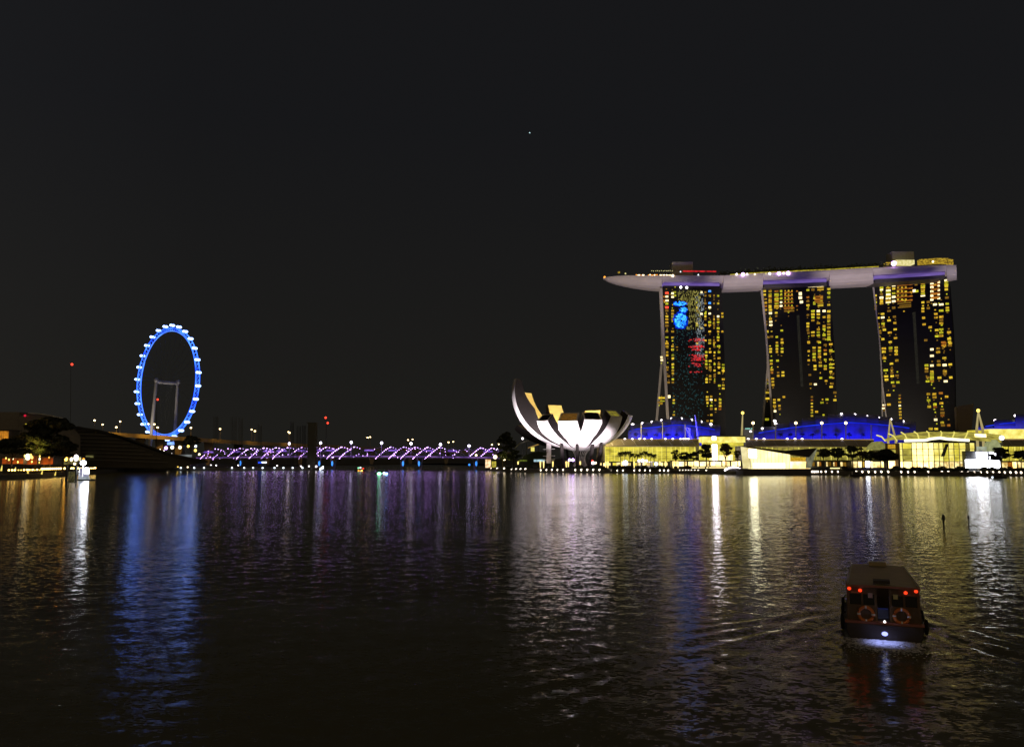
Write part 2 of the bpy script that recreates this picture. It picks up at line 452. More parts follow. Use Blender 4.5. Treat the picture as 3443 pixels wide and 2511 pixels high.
# ---------------------------------------------------------------- lotus museum
MD = 592.0
MX = xx(1950, MD, 20)
mus = thing('lotus_museum', (MX, MD, QZ), 'white lotus shaped museum with floodlit petals on the waterfront', 'museum')
Z0 = 16.0
def petal(az, R, H, A, wb_, wt, thm, tht, glass, t0=0.10, dark=False, bend=0.0, lip=0.0):
    N = 26
    Ar = rad(A); rows = []
    pm = MB()
    outL, outR, inL, inR = [], [], [], []
    for i in range(N + 1):
        t_ = t0 + (1 - t0) * i / N
        a = Ar * t_
        r = R * sin(a) / sin(Ar); z = Z0 + (H - Z0) * (1 - cos(a)) / (1 - cos(Ar))
        dr = R * cos(a) / sin(Ar); dz = (H - Z0) * sin(a) / (1 - cos(Ar))
        L = sqrt(dr * dr + dz * dz); nr, nz_ = -dz / L, dr / L
        w = min(0.70 * r + 0.6, wb_ + (wt - wb_) * (t_ ** 1.6))
        d = 1.2 + (thm - 1.2) * min(1, t_ / 0.62) ** 1.2
        if t_ > 0.62: d += (tht - thm) * ((t_ - .62) / .38) ** 1.3
        azz = rad(az + bend * t_ * t_)
        ux, uy, ex, ey = cos(azz), sin(azz), -sin(azz), cos(azz)
        def P(rr, z_, s): return (MX + rr * ux + s * ex, MD + rr * uy + s * ey, z_)
        # the outer skin bulges a little across its width
        outs = []
        for q in (-1, -.5, 0, .5, 1):
            bl = 0.5 * (1 - q * q)
            outs.append(P(r - nr * bl, z - nz_ * bl, q * w / 2))
        outL.append(outs)
        ri, zi = r + nr * d, z + nz_ * d + lip * max(0, (t_ - .55) / .45) ** 2
        wi = w * 0.94
        inL.append([P(ri, zi, q * wi / 2) for q in (-1, 0, 1)])
    pm.grid([list(reversed(x)) for x in outL], 0)
    pm.grid(inL, 1)
    pm.grid([[x[0], y[0]] for x, y in zip(outL, inL)], 2)
    pm.grid([[y[-1], x[-1]] for x, y in zip(outL, inL)], 2)
    o = pm.build('petal', ['petal_steel' if dark else 'petal_white', 'petal_inner', 'petal_steel'], mus, smooth=False)  # dark: gloom of the back petals put into a dark outer skin
    for p in o.data.polygons: p.use_smooth = True
    # tip: frame round a recessed skylight
    a0, a1, b0, b1 = outL[-1][0], outL[-1][-1], inL[-1][0], inL[-1][-1]
    c = [sum(q[k] for q in (a0, a1, b0, b1)) / 4 for k in range(3)]
    fr = MB()
    ring = [a0, a1, b1, b0]
    inner = [tuple(p[k] + (c[k] - p[k]) * 0.16 for k in range(3)) for p in ring]
    for i in range(4):
        j = (i + 1) % 4
        fr.quad(ring[i], ring[j], inner[j], inner[i])
    back = [tuple(x) for x in inner]
    f = fr.build('skylight_frame', 'petal_white', mus)
    gm_ = MB(); gm_.poly([(p[0], p[1], p[2] - 0.25) for p in back])
    gm_.build('skylight', glass, f)
    return o
M['sky_glass_brown'] = emis('sky_glass_brown', (0.16, 0.075, 0.012), 1.0, (0.07, 0.03, 0.006), (1.2, 1.2, 0.1))
M['sky_glass_olive'] = emis('sky_glass_olive', (0.26, 0.22, 0.02), 1.0, (0.12, 0.10, 0.02), 0.5)
#      az    R   H    A   wb  wt  thm tht
petal(195, 48.0, 66, 104, 15.0, 8.0, 11.0, 4.4, 'dark_glass', bend=-2)
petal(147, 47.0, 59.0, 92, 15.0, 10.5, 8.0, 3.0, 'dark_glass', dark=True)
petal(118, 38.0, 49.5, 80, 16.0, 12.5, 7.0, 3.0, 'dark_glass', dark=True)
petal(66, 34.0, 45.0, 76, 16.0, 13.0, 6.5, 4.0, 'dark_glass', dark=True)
petal(-22, 37.5, 40.0, 72, 16.0, 13.0, 7.0, 5.0, 'dark_glass', lip=1.5)
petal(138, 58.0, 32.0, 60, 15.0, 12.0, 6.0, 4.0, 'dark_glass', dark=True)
petal(-50, 36.0, 38.5, 74, 17.0, 11.5, 6.5, 6.0, 'sky_glass_olive', lip=2.6)
petal(-76, 29.0, 36.5, 74, 18.5, 13.0, 7.0, 6.0, 'dark_glass', lip=3.4)
petal(-111, 29.5, 35.6, 74, 18.5, 14.0, 7.0, 6.0, 'sky_glass_brown', lip=4.0)
petal(-141, 36.0, 35.8, 72, 17.0, 11.5, 6.5, 5.5, 'dark_glass', lip=2.6)
bm = MB()
rws = []
for k in range(7):
    a = (pi / 2) * k / 6
    rws.append([(MX + 9.5 * sin(a) * cos(b_), MD + 9.5 * sin(a) * sin(b_), Z0 + 0.35 - 1.2 * cos(a)) for b_ in [2 * pi * i / 24 for i in range(25)]])
bm.grid([list(reversed(r)) for r in rws]); bm.build('bowl_base', 'petal_white', mus, smooth=True)
for (bx, by, tx, ty, r) in ((1893, 1560, 1889, 1500, 1.3), (1941, 1562, 1941, 1500, 1.1), (1983, 1563, 1992, 1500, 1.4), (2008, 1563, 2022, 1498, 1.4), (2005, 1545, 2012, 1505, .8), (1915, 1555, 1905, 1508, .8)):
    c = MB(); D_ = MD - 18 if r > 1 else MD + 8
    p0, p1 = pt(bx, by, D_), pt(tx, ty, D_)
    c.tube([(p0[0], p0[1], QZ), p1, (p1[0] + (p1[0] - p0[0]) * .04, p1[1] + 3, p1[2] + 2.2)], r, 8); c.build('column', 'petal_steel', mus)
for k in range(12):
    c = MB(); b_ = pi + pi * k / 11
    pts = [(MX + (3.5 + 3.2 * abs(2 * q / 8 - 1) ** 2) * cos(b_ + .5 * q / 8), MD + (3.5 + 3.2 * abs(2 * q / 8 - 1) ** 2) * sin(b_ + .5 * q / 8), QZ + (Z0 - QZ) * q / 8) for q in range(9)]
    c.tube(pts, .22, 5); c.build('lattice_strut', 'petal_white', mus)
c = MB(); c.pbox(1838, 1853, 1490, 1557, MD - 5, 4); stw = c.build('stair_tower', 'petal_white', mus)
for k, y in enumerate((1509, 1532, 1545)):
    c = MB(); c.pbox(1826, 1838, y, y + 2, MD - 5.2, 3); c.build('landing', 'petal_white', stw)
    c = MB(); c.pbox(1853, 1866, y - 1, y + 1, MD - 5.2, 3); c.build('landing', 'petal_white', stw)
for k, (px, dd) in enumerate(((1790, 42), (1850, 50), (1905, 54), (1960, 54), (2015, 48), (2050, 36))):
    x = xx(px, MD - dd, 5)
    spot((x, MD - dd, QZ + .7), (MX + (x - MX) * .55, MD - 16, 31), (105000, 100000, 66000, 62000, 90000, 55000)[k], (1.0, 0.88, 0.92), 54, 0.7, 1.0)
spot((xx(1745, MD - 40), MD - 40, QZ + .6), (MX - 43, MD - 8, 38), 400000, (1.0, 0.90, 0.93), 60, .8, 1.0)
point((MX + 2, MD - 4, 32), 80000, (1.0, 0.78, 0.36), 4.0)
point((MX + 14, MD - 8, 35), 24000, (1.0, 0.76, 0.32), 3.0)
spot((xx(2190, MD - 14), MD - 14, QZ + 4), (MX + 34, MD, 30), 14000, (1.0, 0.88, 0.86), 60, .8, 1.0)

# ---------------------------------------------------------------- three hotel towers
def facade_plane(a, b):
    nx_, ny_ = -(b[1] - a[1]), b[0] - a[0]
    def f(px, py, off=0.0):
        r = ray(px, py)
        L = sqrt(nx_ * nx_ + ny_ * ny_)
        ax, ay = a[0] - nx_ / L * off, a[1] - ny_ / L * off
        k = (nx_ * ax + ny_ * ay) / (nx_ * r[0] + ny_ * r[1])
        return (r[0] * k, r[1] * k, CAMH + r[2] * k)
    L = sqrt(nx_ * nx_ + ny_ * ny_)
    return f, (nx_ / L, ny_ / L), atan2(b[1] - a[1], b[0] - a[0])
R = random.uniform
def tower(name_label, TL, TR, DL, DR, left, right, rear, depth, splay, wins, finw):
    A = pt(TL, 1000, DL); B = pt(TR, 1000, DR)
    fp, n, rz = facade_plane(A, B)
    base = ((A[0] + B[0]) / 2, (A[1] + B[1]) / 2, QZ)
    T = thing('hotel_tower', base, name_label, 'hotel tower', 'three hotel towers under the sky deck', 0.0)
    def at_base(q, r):     # extend an edge down to the ground
        (x0, y0), (x1, y1) = q, r
        ye = 1566; k = (ye - y1) / (y1 - y0)
        return (x1 + (x1 - x0) * k, ye)
    le = left + [at_base(left[-2], left[-1])]
    re = right + [at_base(right[-2], right[-1])]
    def edge_x(e, y):
        for (x0, y0), (x1, y1) in zip(e, e[1:]):
            if y <= y1 or (x1, y1) == e[-1]: return x0 + (x1 - x0) * (y - y0) / (y1 - y0)
    ys = [left[0][1]] + list(range(int(left[0][1]) + 30, 1566, 45)) + [1566]
    s_ = MB(); fr = []; bk = []
    for y in ys:
        p, q = fp(edge_x(le, y), y), fp(edge_x(re, max(y, right[0][1])), y)
        fr.append([p, q]); bk.append([(p[0] + n[0] * depth, p[1] + n[1] * depth, p[2]), (q[0] + n[0] * depth, q[1] + n[1] * depth, q[2])])
    s_.grid(fr); s_.grid([list(reversed(r)) for r in bk])
    s_.grid([[b_[0], a_[0]] for a_, b_ in zip(fr, bk)]); s_.grid([[a_[1], b_[1]] for a_, b_ in zip(fr, bk)])
    s_.quad(fr[0][0], fr[0][1], bk[0][1], bk[0][0])
    s_.build('front_slab', 'facade_glass', T)
    # pale end wall of the front slab, leaning forward towards the foot
    def fin(e, dfront, w_, nm, thick):
        f_ = MB(); rows = []
        ee = e + [at_base(e[-2], e[-1])]
        yy = [e[0][1]] + [y for y in range(int(e[0][1]) + 20, 1566, 40)] + [1566]
        for y in yy:
            t_ = (y - e[0][1]) / (1566 - e[0][1])
            x = edge_x(ee, y); off = dfront(t_)
            p, q = fp(x, y, off), fp(x + w_, y, off)
            pb, qb = (p[0] + n[0] * thick, p[1] + n[1] * thick, p[2]), (q[0] + n[0] * thick, q[1] + n[1] * thick, q[2])
            rows.append([p, q, qb, pb, p])
        f_.grid(rows); f_.poly([rows[0][3], rows[0][2], rows[0][1], rows[0][0]])
        return f_.build(nm, 'tower_fin', T)
    fin([(x - finw + 1, y) for x, y in left], lambda t_: 0.6, finw, 'end_wall', 9.0)
    fin(rear, lambda t_: -depth - 2 - splay * max(0, t_) ** 1.3, finw * .9, 'end_wall', 6.0)
    # rear slab behind
    r_ = MB(); fr = []; bk = []
    rr = rear + [at_base(rear[-2], rear[-1])]
    for y in ys:
        t_ = (y - ys[0]) / (1566 - ys[0]); off = -depth - 2.4 - splay * t_ ** 1.3
        p, q = fp(edge_x(rr, max(y, rear[0][1])) + 2, y, off), fp(edge_x(re, max(y, right[0][1])) - 12, y, off)
        fr.append([p, q]); bk.append([(p[0] + n[0] * 9, p[1] + n[1] * 9, p[2]), (q[0] + n[0] * 9, q[1] + n[1] * 9, q[2])])
    r_.grid(fr); r_.grid([list(reversed(r)) for r in bk]); r_.grid([[b_[0], a_[0]] for a_, b_ in zip(fr, bk)]); r_.grid([[a_[1], b_[1]] for a_, b_ in zip(fr, bk)])
    r_.build('rear_slab', 'facade_glass', T)
    # lit rooms
    meshes = {}
    def wmesh(k):
        if k not in meshes:
            w_ = MB(); w_.box((0, 0, 0), (1, 1, 1)); me = bpy.data.meshes.new('window')
            me.from_pydata(w_.v, [], w_.f); me.materials.append(M[k]); meshes[k] = me
        return meshes[k]
    kinds = {'a': 'win_amber', 'y': 'win_yellow', 'd': 'win_dim', 'W': 'win_white', 'o': 'win_orange', 'r': 'lamp_red', 'b': 'lamp_blue', 'l': 'win_lime'}
    for (x, y, k, wpx, hpx) in list(wins):           # small dim lit windows added at random beside the bright rooms
        if random.random() < .75 and hpx < 9:
            wins.append((x + random.choice((-1, 1)) * R(0, 2), y + random.choice((-1, 1)) * R(9, 20), random.choice('dddal'), R(3, 6), R(3, 5)))
    wl = []
    for (x, y, k, wpx, hpx) in wins:
        if k == 'a' and random.random() < .45: k = 'y'
        if k == 'y' and random.random() < .2: k = 'a'
        if k == 'y' and random.random() < .4: k = 'l'
        wl.append((x, y, k, wpx, hpx))
    wl.sort(key=lambda q: -q[3] * q[4] * (.5 if q[2] == 'd' else 1))
    rest = MB(); slots = []
    for i, (x, y, k, wpx, hpx) in enumerate(wl):
        p = fp(x, y, .02); sc_ = sqrt(p[0] ** 2 + p[1] ** 2 + (p[2] - 10) ** 2) / F * .86
        jx = random.uniform(.85, 1.08); jy = random.uniform(.85, 1.05)
        if i < 100:
            o = bpy.data.objects.new('window', wmesh(kinds[k])); COL.objects.link(o); o.parent = T
            o.location = tuple(p[q] - base[q] for q in range(3)); o.rotation_euler = (0, 0, rz)
            o.scale = (wpx * sc_ * jx, .5, hpx * sc_ * jy)
        else:
            if kinds[k] not in slots: slots.append(kinds[k])
            rest.box(p, (wpx * sc_ * jx, .5, hpx * sc_ * jy), rz, slots.index(kinds[k]))
    if rest.v:
        tag(rest.build('small_windows', slots, T), kind='stuff')
    return T, fp, n, rz
def C1(s, ox, oy, k, xc, ww, hh, txt):
    r = []
    for tok in txt.split():
        x = xc
        if ':' in tok: xs, tok = tok.split(':'); x = float(xs)
        kk = 'a'
        if tok[-1] in 'aydWorb': kk = tok[-1]; tok = tok[:-1]
        r.append((ox + x / k, oy + float(tok) / k, kk, ww, hh))
    s += r
# left tower (with the light show on its glass)
w = []
c1 = lambda x, t_, ww=10, hh=7.5: C1(w, 2000, 800, 4.13, x, ww, hh, t_)
c4 = lambda x, t_, ww=10, hh=7.5: C1(w, 2150, 1150, 4.72, x, ww, hh, t_)
c1(1000, '765r 815W 870W 915y 965r 1010d 1090y 1130y 1175a 1220d 1300d 1380a 1465a 1505a', 12)
c1(965, '815o 870o'); c1(1080, '770W 820W 1010a 1055a 1095y 1135d 1300y 1385y 1505a 1550y 1110:755y 1110:800a', 10)
c1(1535, '755d 805d 910d 1050a 1090a 1130d 1210a 1425a', 8); c1(1595, '740b 800d 965W 1050W 1170a 1210y 1300y 1420y 1460y 905b', 10)
c1(1655, '800d 910d 1090d 1130a 1170d 1215d 1250d 1420d 1460a 1505d', 6); c1(1712, '805y 910y 1090W 1130a 1170y 1255y 1300a 1380y 1420y 1505y', 9)
c1(1770, '1050a 1095a 1300y', 9); c1(1422, '970a 1010d 1190y 1215a 1465y', 8); c1(1480, '755W 1055W 1255y', 9); c1(1140, '1515d', 9, 4)
c4(440, '20a 70a 160a 210a 400a 440d 460:540d 462:640d 350:240W 355:285W'); c4(530, '120y 210y 260y 355y 400y 450y 495a 590y 640d 545:920a 545:965y 545:1155a', 9)
c4(1060, '160a 215y 300y 350y 395d 1065:590y 1065:635y 1075:870y 1075:915a 1080:965y 1082:1250d', 9)
c4(1122, '160a 300a 400a 440d 540y 590a 1138:865a 1138:915W 1140:1010a 1140:1060d 1140:1155a 1145:1250a', 10)
c4(1192, '75d 165y 260d 350a 450y 520d 550d 640d 1205:920a 1210:1060a', 7); c4(1262, '65y 160y 255y 350a 400y 490y 1270:690y 1280:915a 1280:965y 1280:1015y 1275:1060o', 10)
c4(1330, '360y 410y 455y 590a 685y 735a', 10); c4(470, '865W', 12, 12); c4(350, '935y 330:885y 380:885y 345:975y 310:955d', 12, 7)
for y in (915, 940): w.append((2262 + random.uniform(-20, 20), 990, 'd', 4, 4))
T3, fp3, n3, rz3 = tower('dark glass hotel tower with a blue and red light show on its front', 2226, 2424, 862, 852,
    [(2226, 968), (2231, 1080), (2237, 1200), (2250, 1425)], [(2426, 968), (2432, 1100), (2438, 1250), (2440, 1425)],
    [(2216, 975), (2221, 1080), (2224, 1180), (2204, 1410)], 15, 30, w, 9)
# light show: light thrown on the glass, put in as small glowing boxes
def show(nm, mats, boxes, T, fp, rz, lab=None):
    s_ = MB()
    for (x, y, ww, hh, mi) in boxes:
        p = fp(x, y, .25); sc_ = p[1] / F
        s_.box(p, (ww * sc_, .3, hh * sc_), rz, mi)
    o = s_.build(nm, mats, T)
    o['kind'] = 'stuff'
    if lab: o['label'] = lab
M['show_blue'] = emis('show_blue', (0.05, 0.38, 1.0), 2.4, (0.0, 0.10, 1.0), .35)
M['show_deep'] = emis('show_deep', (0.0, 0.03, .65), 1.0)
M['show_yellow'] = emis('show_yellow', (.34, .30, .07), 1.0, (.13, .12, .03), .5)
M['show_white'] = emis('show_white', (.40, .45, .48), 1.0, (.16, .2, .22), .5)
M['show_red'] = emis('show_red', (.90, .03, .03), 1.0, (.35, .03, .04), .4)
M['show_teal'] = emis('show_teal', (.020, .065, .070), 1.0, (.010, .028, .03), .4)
R = random.uniform
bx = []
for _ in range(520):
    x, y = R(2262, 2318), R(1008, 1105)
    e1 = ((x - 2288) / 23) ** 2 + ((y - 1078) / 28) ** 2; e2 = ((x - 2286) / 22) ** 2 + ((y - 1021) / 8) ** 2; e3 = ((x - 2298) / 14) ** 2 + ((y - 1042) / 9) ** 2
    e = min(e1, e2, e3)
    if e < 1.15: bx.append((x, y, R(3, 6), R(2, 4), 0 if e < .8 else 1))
show('light_show_glow', ['show_blue', 'show_deep'], bx, T3, fp3, rz3, 'blue light show patch')
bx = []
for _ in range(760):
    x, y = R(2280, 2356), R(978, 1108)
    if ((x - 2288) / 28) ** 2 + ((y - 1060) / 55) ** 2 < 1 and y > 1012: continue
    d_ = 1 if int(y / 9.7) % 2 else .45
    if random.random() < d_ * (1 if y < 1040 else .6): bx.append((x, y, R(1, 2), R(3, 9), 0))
show('light_show_glow', ['show_yellow'], bx, T3, fp3, rz3, 'dim yellow light show patch')
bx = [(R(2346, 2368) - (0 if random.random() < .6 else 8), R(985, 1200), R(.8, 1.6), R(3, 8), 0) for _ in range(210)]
show('light_show_glow', ['show_white'], bx, T3, fp3, rz3, 'white streaked light show patch')
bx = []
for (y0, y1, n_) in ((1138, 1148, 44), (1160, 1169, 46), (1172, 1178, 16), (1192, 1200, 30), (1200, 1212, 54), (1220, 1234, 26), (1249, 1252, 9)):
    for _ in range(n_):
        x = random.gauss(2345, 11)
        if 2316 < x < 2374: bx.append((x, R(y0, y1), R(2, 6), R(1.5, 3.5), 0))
show('light_show_glow', ['show_red'], bx, T3, fp3, rz3, 'red light show bands')
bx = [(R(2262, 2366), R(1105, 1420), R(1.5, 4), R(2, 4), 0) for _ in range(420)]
show('light_show_glow', ['show_teal'], bx, T3, fp3, rz3, 'faint teal light show patch')
# middle tower
w = []
c2 = lambda x, t_, ww=10, hh=7.5: C1(w, 2450, 800, 4.13, x, ww, hh, t_)
c5 = lambda x, t_, ww=10, hh=7.5: C1(w, 2500, 1150, 4.72, x, ww, hh, t_)
c2(500, '740y 790a 850d 515:900a 515:950o 515:1000a 525:1200d 535:1295a 550:1380d', 9); c2(575, '740y 785a 810a 840o 870a 895a 945a 965a 580:1000a 580:1045W 580:1125a 585:1165W 585:1210W 598:1370d', 11)
c2(665, '740o 780y 800a 828a 850a 875a 890o 910y 945a 970a', 15, 5.5); c2(660, '1040y 1085d 668:1375y', 9)
c2(728, '740y 790y 840y 895W 945W 738:1285y', 9); c2(740, '1410a 1450a', 8)
for yy in (735, 785, 835, 885, 940):
    for xx_ in (785, 832, 878): c2(xx_, '%da' % yy, 5, 5)
    c2(830, '%do' % (yy + 20), 34, 3.5)
c2(840, '665o 690o', 36, 5); c2(950, '740o 945o', 6, 5); c2(840, '980o 1015d', 36, 6)
c2(995, '775W 830W 1010:890W', 12, 11); c2(570, '690W 620:685W', 20, 9); c2(945, '675W', 12, 10); c2(1130, '660W 1180:660W 1240:655W 1290:650W', 13, 14)
c2(1100, '725y 825o 880d 935y 990d 1070d 1190a 1230y 1280d 1108:1320d 1110:1445a'); c2(1170, '720d 1015y 1060y 1100y 1145y 1310y 1355a', 12)
for yy, kk in ((815, 'o'), (850, 'o'), (885, 'o')):
    c2(1250, '%d%s' % (yy, kk), 32, 7)
c2(1190, '840y 895y 920y', 8, 5); c2(1290, '825y 875y', 8, 5); c2(1275, '690a 720a 910a 940a', 22, 5)
c2(1245, '1015W 1060y 1105y 1185a 1270a 1310y 1350y 1440a', 11); c2(1325, '1015W 1100y 1225a 1265y 1350y 1400d', 10)
c2(1390, '710y 760y 825y 930y 1020y 1080a 1110a 1150y 1200d 1245y 1300y 1340y 1380y 1410y', 11)
c5(430, '110y 155a 440:295a 440:345a 450:440a 450:485o 462:580a 464:630a 468:680a 490:915a 490:960a 492:1015a 500:1095W'); c5(530, '10a 60y 110y 155a 540:295y 550:485d 550:535a 560:915a 570:1010a 575:1060d', 9)
c5(612, '10a 105y 155a 625:480y 625:530y 640:870a', 10); c5(1035, '10a 145a 290a 1052:520d 1065:665d', 9); c5(1085, '870d 920o 975y 1025y 1075y 1120y 1170y 1270:1155y', 8, 6)
c5(1120, '90y 140d 190y 240y 285a 1135:380y 1135:430y 1140:670W 1160:1105a', 11); c5(1205, '5y 90a 140y 190a 235a 1217:325a 1220:375y 1226:570y 1245:960a', 11)
c5(1297, '45d 130o 190y 280y 380y 425a 1310:615a 1325:910a', 10); c5(1385, '35a 130y 150y 275y 355y 405y 470y 560y 1405:660d 1390:710y 1450:800d 1450:920y', 11)
c5(1420, '150y 350y 410y 570y', 9, 5); c5(380, '800y 895y 372:1225y 390:600d', 13, 8)
T2, fp2, n2, rz2 = tower('dark glass hotel tower between the other two, orange lit top floors', 2564, 2790, 858, 832,
    [(2563, 966), (2578, 1120), (2586, 1230), (2600, 1430)], [(2790, 960), (2800, 1100), (2808, 1230), (2814, 1420)],
    [(2557, 975), (2574, 1120), (2579, 1225), (2562, 1420)], 15, 26, w, 7)
# right tower
w = []
c3 = lambda x, t_, ww=10, hh=7.5: C1(w, 2850, 800, 4.13, x, ww, hh, t_)
c6 = lambda x, t_, ww=11, hh=8: C1(w, 2850, 1150, 5.505, x, ww, hh, t_)
c3(390, '665W 800y 850d 895a 945d 985d 430:1110a 430:1195d 435:1235d 450:1290d 452:1320d', 8); c3(470, '660a 695a 720W 780d 830W 860a 885y 910a 485:1055y 487:1105W 492:1190y 495:1235d 510:1275y 490:1405a', 11)
c3(565, '640a 660y 695a 730W 755a 785W 810a 840W 870a 895W', 16, 5.5); c3(575, '1015d 1145y 585:1315a 592:1445a', 12); c3(640, '660W 705y 770y 820W 880W 970d 650:1095d 655:1180a 660:1270a 665:1390a', 11)
for yy in (635, 690, 745, 800, 855):
    for xx_ in (700, 755, 808): c3(xx_, '%da' % yy, 7, 5)
    c3(770, '%do' % (yy + 20), 44, 4.5); c3(880, '%do' % (yy + 8), 10, 6)
c3(780, '575a 790:905d 800:935d 790:960d', 40, 4); c3(925, '735W 960:740y 950:645d', 10, 9)
c3(1045, '615y 635y 665a 690y 720a 745y 775a 805W', 13, 5); c3(1045, '895y 980a 1020a 1055:1110a 1062:1200a 1085:1420d'); c3(1120, '890d 975d 1147:1240a', 10)
for yy in (605, 655, 715, 775, 830):
    c3(1215, '%do' % yy, 28, 8); c3(1265, '%dW' % (yy + 8), 8, 7)
    c3(1170, '%dW' % (yy + 28), 10, 8)
c3(1213, '925W 1225:1055a 1227:1105a 1238:1280a 1240:1365a', 12); c3(1300, '925W 1010y 1095a 1140d 1185a 1270a 1315y 1360a 1328:1450o 1330:1490o', 13)
c3(1370, '590W 610y 650y 670y 715y 1378:830d 1382:915y 1385:970y 1386:1005y 1408:1310y 1410:1400y 1415:1445y 1416:1490d', 11)
c6(670, '120a 180y 680:295a 705:520a 712:635y 720:695y 757:980a 765:1155a', 13); c6(795, '110y 160d 812:400y 817:515d 820:570d 825:630y 832:745y 855:815d'); c6(898, '105a 165y 225a 910:340a 915:620d 930:745y', 12)
c6(965, '985d 1040o 1110a 1175W 970:1230y 972:1290y 975:1345y 980:1405y', 8, 6); c6(675, '1165W 665:1225W 680:1200o', 10, 5)
c6(1460, '430a 490y 545d 1485:655d 1480:725a 1495:960a 1500:1075a 1510:1195a 1540:1605a', 12); c6(1560, '135W 255W 435W 545y 590y 650y 690y 720o 1605:960a 1608:1020a 1615:1150y 1620:1195o 1630:1435W 1640:1605y', 12)
c6(1675, '120d 185a 1685:355d 1688:425a 1700:660y 1725:945o 1735:1130a 1750:1245d 1755:1310d 1755:1360o 1752:1490y 1765:1540d', 12); c6(1790, '20o 65a 295a 1795:425W 1800:540a 1800:580d 1815:725W 1832:1010a', 12)
c6(1900, '20y 60d 415y 1910:655y 1870:1540o', 11)
T1, fp1, n1, rz1 = tower('dark glass hotel tower nearest the far end of the sky deck', 2937, 3186, 842, 806,
    [(2937, 955), (2960, 1160), (2968, 1290), (2984, 1430)], [(3190, 930), (3204, 1100), (3210, 1250), (3212, 1440)],
    [(2933, 962), (2956, 1150), (2964, 1290), (2965, 1430)], 15, 20, w, 4)
M['strip_dim'] = emis('strip_dim', (.045, .04, .03), 0.5, (.02, .02, .016), (.5, .5, .8))
for fp, T, rz, pts_ in ((fp2, T2, rz2, [(2683, 1060, 1300)]), (fp1, T1, rz1, [(3073, 1050, 1290)])):
    for x, y0, y1 in pts_:
        s_ = MB(); a_, b_ = fp(x, y0, .2), fp(x + 14, y1, .2)
        rows = []
        for i in range(27):
            k = i / 26; c_ = [a_[q] + (b_[q] - a_[q]) * k for q in range(3)]
            rows.append([(c_[0] - 1.3 * cos(rz), c_[1] - 1.3 * sin(rz), c_[2]), (c_[0] + 1.3 * cos(rz), c_[1] + 1.3 * sin(rz), c_[2]), (c_[0] + 1.3 * cos(rz), c_[1] + 1.3 * sin(rz) + .4, c_[2]), (c_[0] - 1.3 * cos(rz), c_[1] - 1.3 * sin(rz) + .4, c_[2]), (c_[0] - 1.3 * cos(rz), c_[1] - 1.3 * sin(rz), c_[2])])
        s_.grid(rows)
        s_.build('lift_shaft_glass', 'strip_dim', T)

# ---------------------------------------------------------------- sky deck across the towers
key = [(2029, 892), (2225, 876), (2435, 868), (2560, 860), (2790, 842), (2935, 826), (3215, 792)]
def dC(px):
    for (a, da), (b_, db) in zip(key, key[1:]):
        if a <= px <= b_ + .01: return da + (db - da) * (px - a) / (b_ - a)
    return 792
topk = [(2029, 934), (2060, 929), (2110, 926), (2225, 926), (2435, 926), (2560, 918), (2790, 908), (2935, 899), (3060, 894), (3190, 889), (3216, 890)]
botk = [(2029, 938), (2045, 946), (2070, 953), (2110, 960), (2160, 966), (2225, 970), (2435, 973), (2560, 968), (2790, 960), (2935, 952), (3185, 934), (3216, 931)]
def ip(tab, px):
    for (a, da), (b_, db) in zip(tab, tab[1:]):
        if a <= px <= b_ + .01: return da + (db - da) * (px - a) / (b_ - a)
    return tab[-1][1]
recess = [(2226, 2426), (2563, 2786), (2937, 3184)]
deckorg = (xx(2620, 850, 190), 850, 175)
SK = thing('sky_deck', deckorg, 'long boat shaped roof deck resting on three hotel towers', 'roof deck')
def section(px, frac):
    D = dC(px); tip = min(1, max(.03, ((px - 2027) / 170.0)) ** .55)
    hw = 19.0 * tip
    if px > 3185: hw *= 1 - .12 * ((px - 3185) / 30)
    # direction across the deck
    d0, d1 = dC(max(2029, px - 8)), dC(min(3215, px + 8))
    x0, x1 = xx(max(2029, px - 8), d0, 190), xx(min(3215, px + 8), d1, 190)
    L = sqrt((x1 - x0) ** 2 + (d1 - d0) ** 2); t_ = ((x1 - x0) / L, (d1 - d0) / L); nn = (t_[1], -t_[0])    # towards the viewer
    zt = zz(ip(topk, px), D - hw); zb = zt + (zz(ip(botk, px), D - hw * .6) - zt) * frac
    cx = xx(px, D, 190)
    pts = []
    for s, h in ((1, 0.0), (1.0, .18), (.97, .38), (.88, .62), (.72, .84), (.45, .97), (0, 1.0), (-.45, .97), (-.72, .84), (-.88, .62), (-.97, .38), (-1.0, .18), (-1, 0.0), (1, 0.0)):
        pts.append((cx + nn[0] * hw * s, D + nn[1] * hw * s, zt + (zb - zt) * h))
    return pts
st = []
allpx = sorted(set([2029, 2032, 2037, 2045, 2055, 2070, 2090, 2115, 2145, 2180, 2225] + list(range(2240, 3190, 30)) + [3190, 3205, 3216] + [q for r in recess for q in r] + [q + d for r in recess for q, d in zip(r, (1, -1))]))
for px in allpx:
    inr = any(a < px < b_ for a, b_ in recess)
    st.append(section(px, .50 if inr else 1.0))
h_ = MB(); h_.grid([list(reversed(s_)) for s_ in st]); h_.poly(st[-1][:-1]); h_.poly(list(reversed(st[0][:-1])))
h_.build('deck_hull', 'hull', SK, smooth=False)
M['strip_violet'] = emis('strip_violet', (.20, .13, .42), 1.0, (.10, .06, .26), (.06, .06, .3))
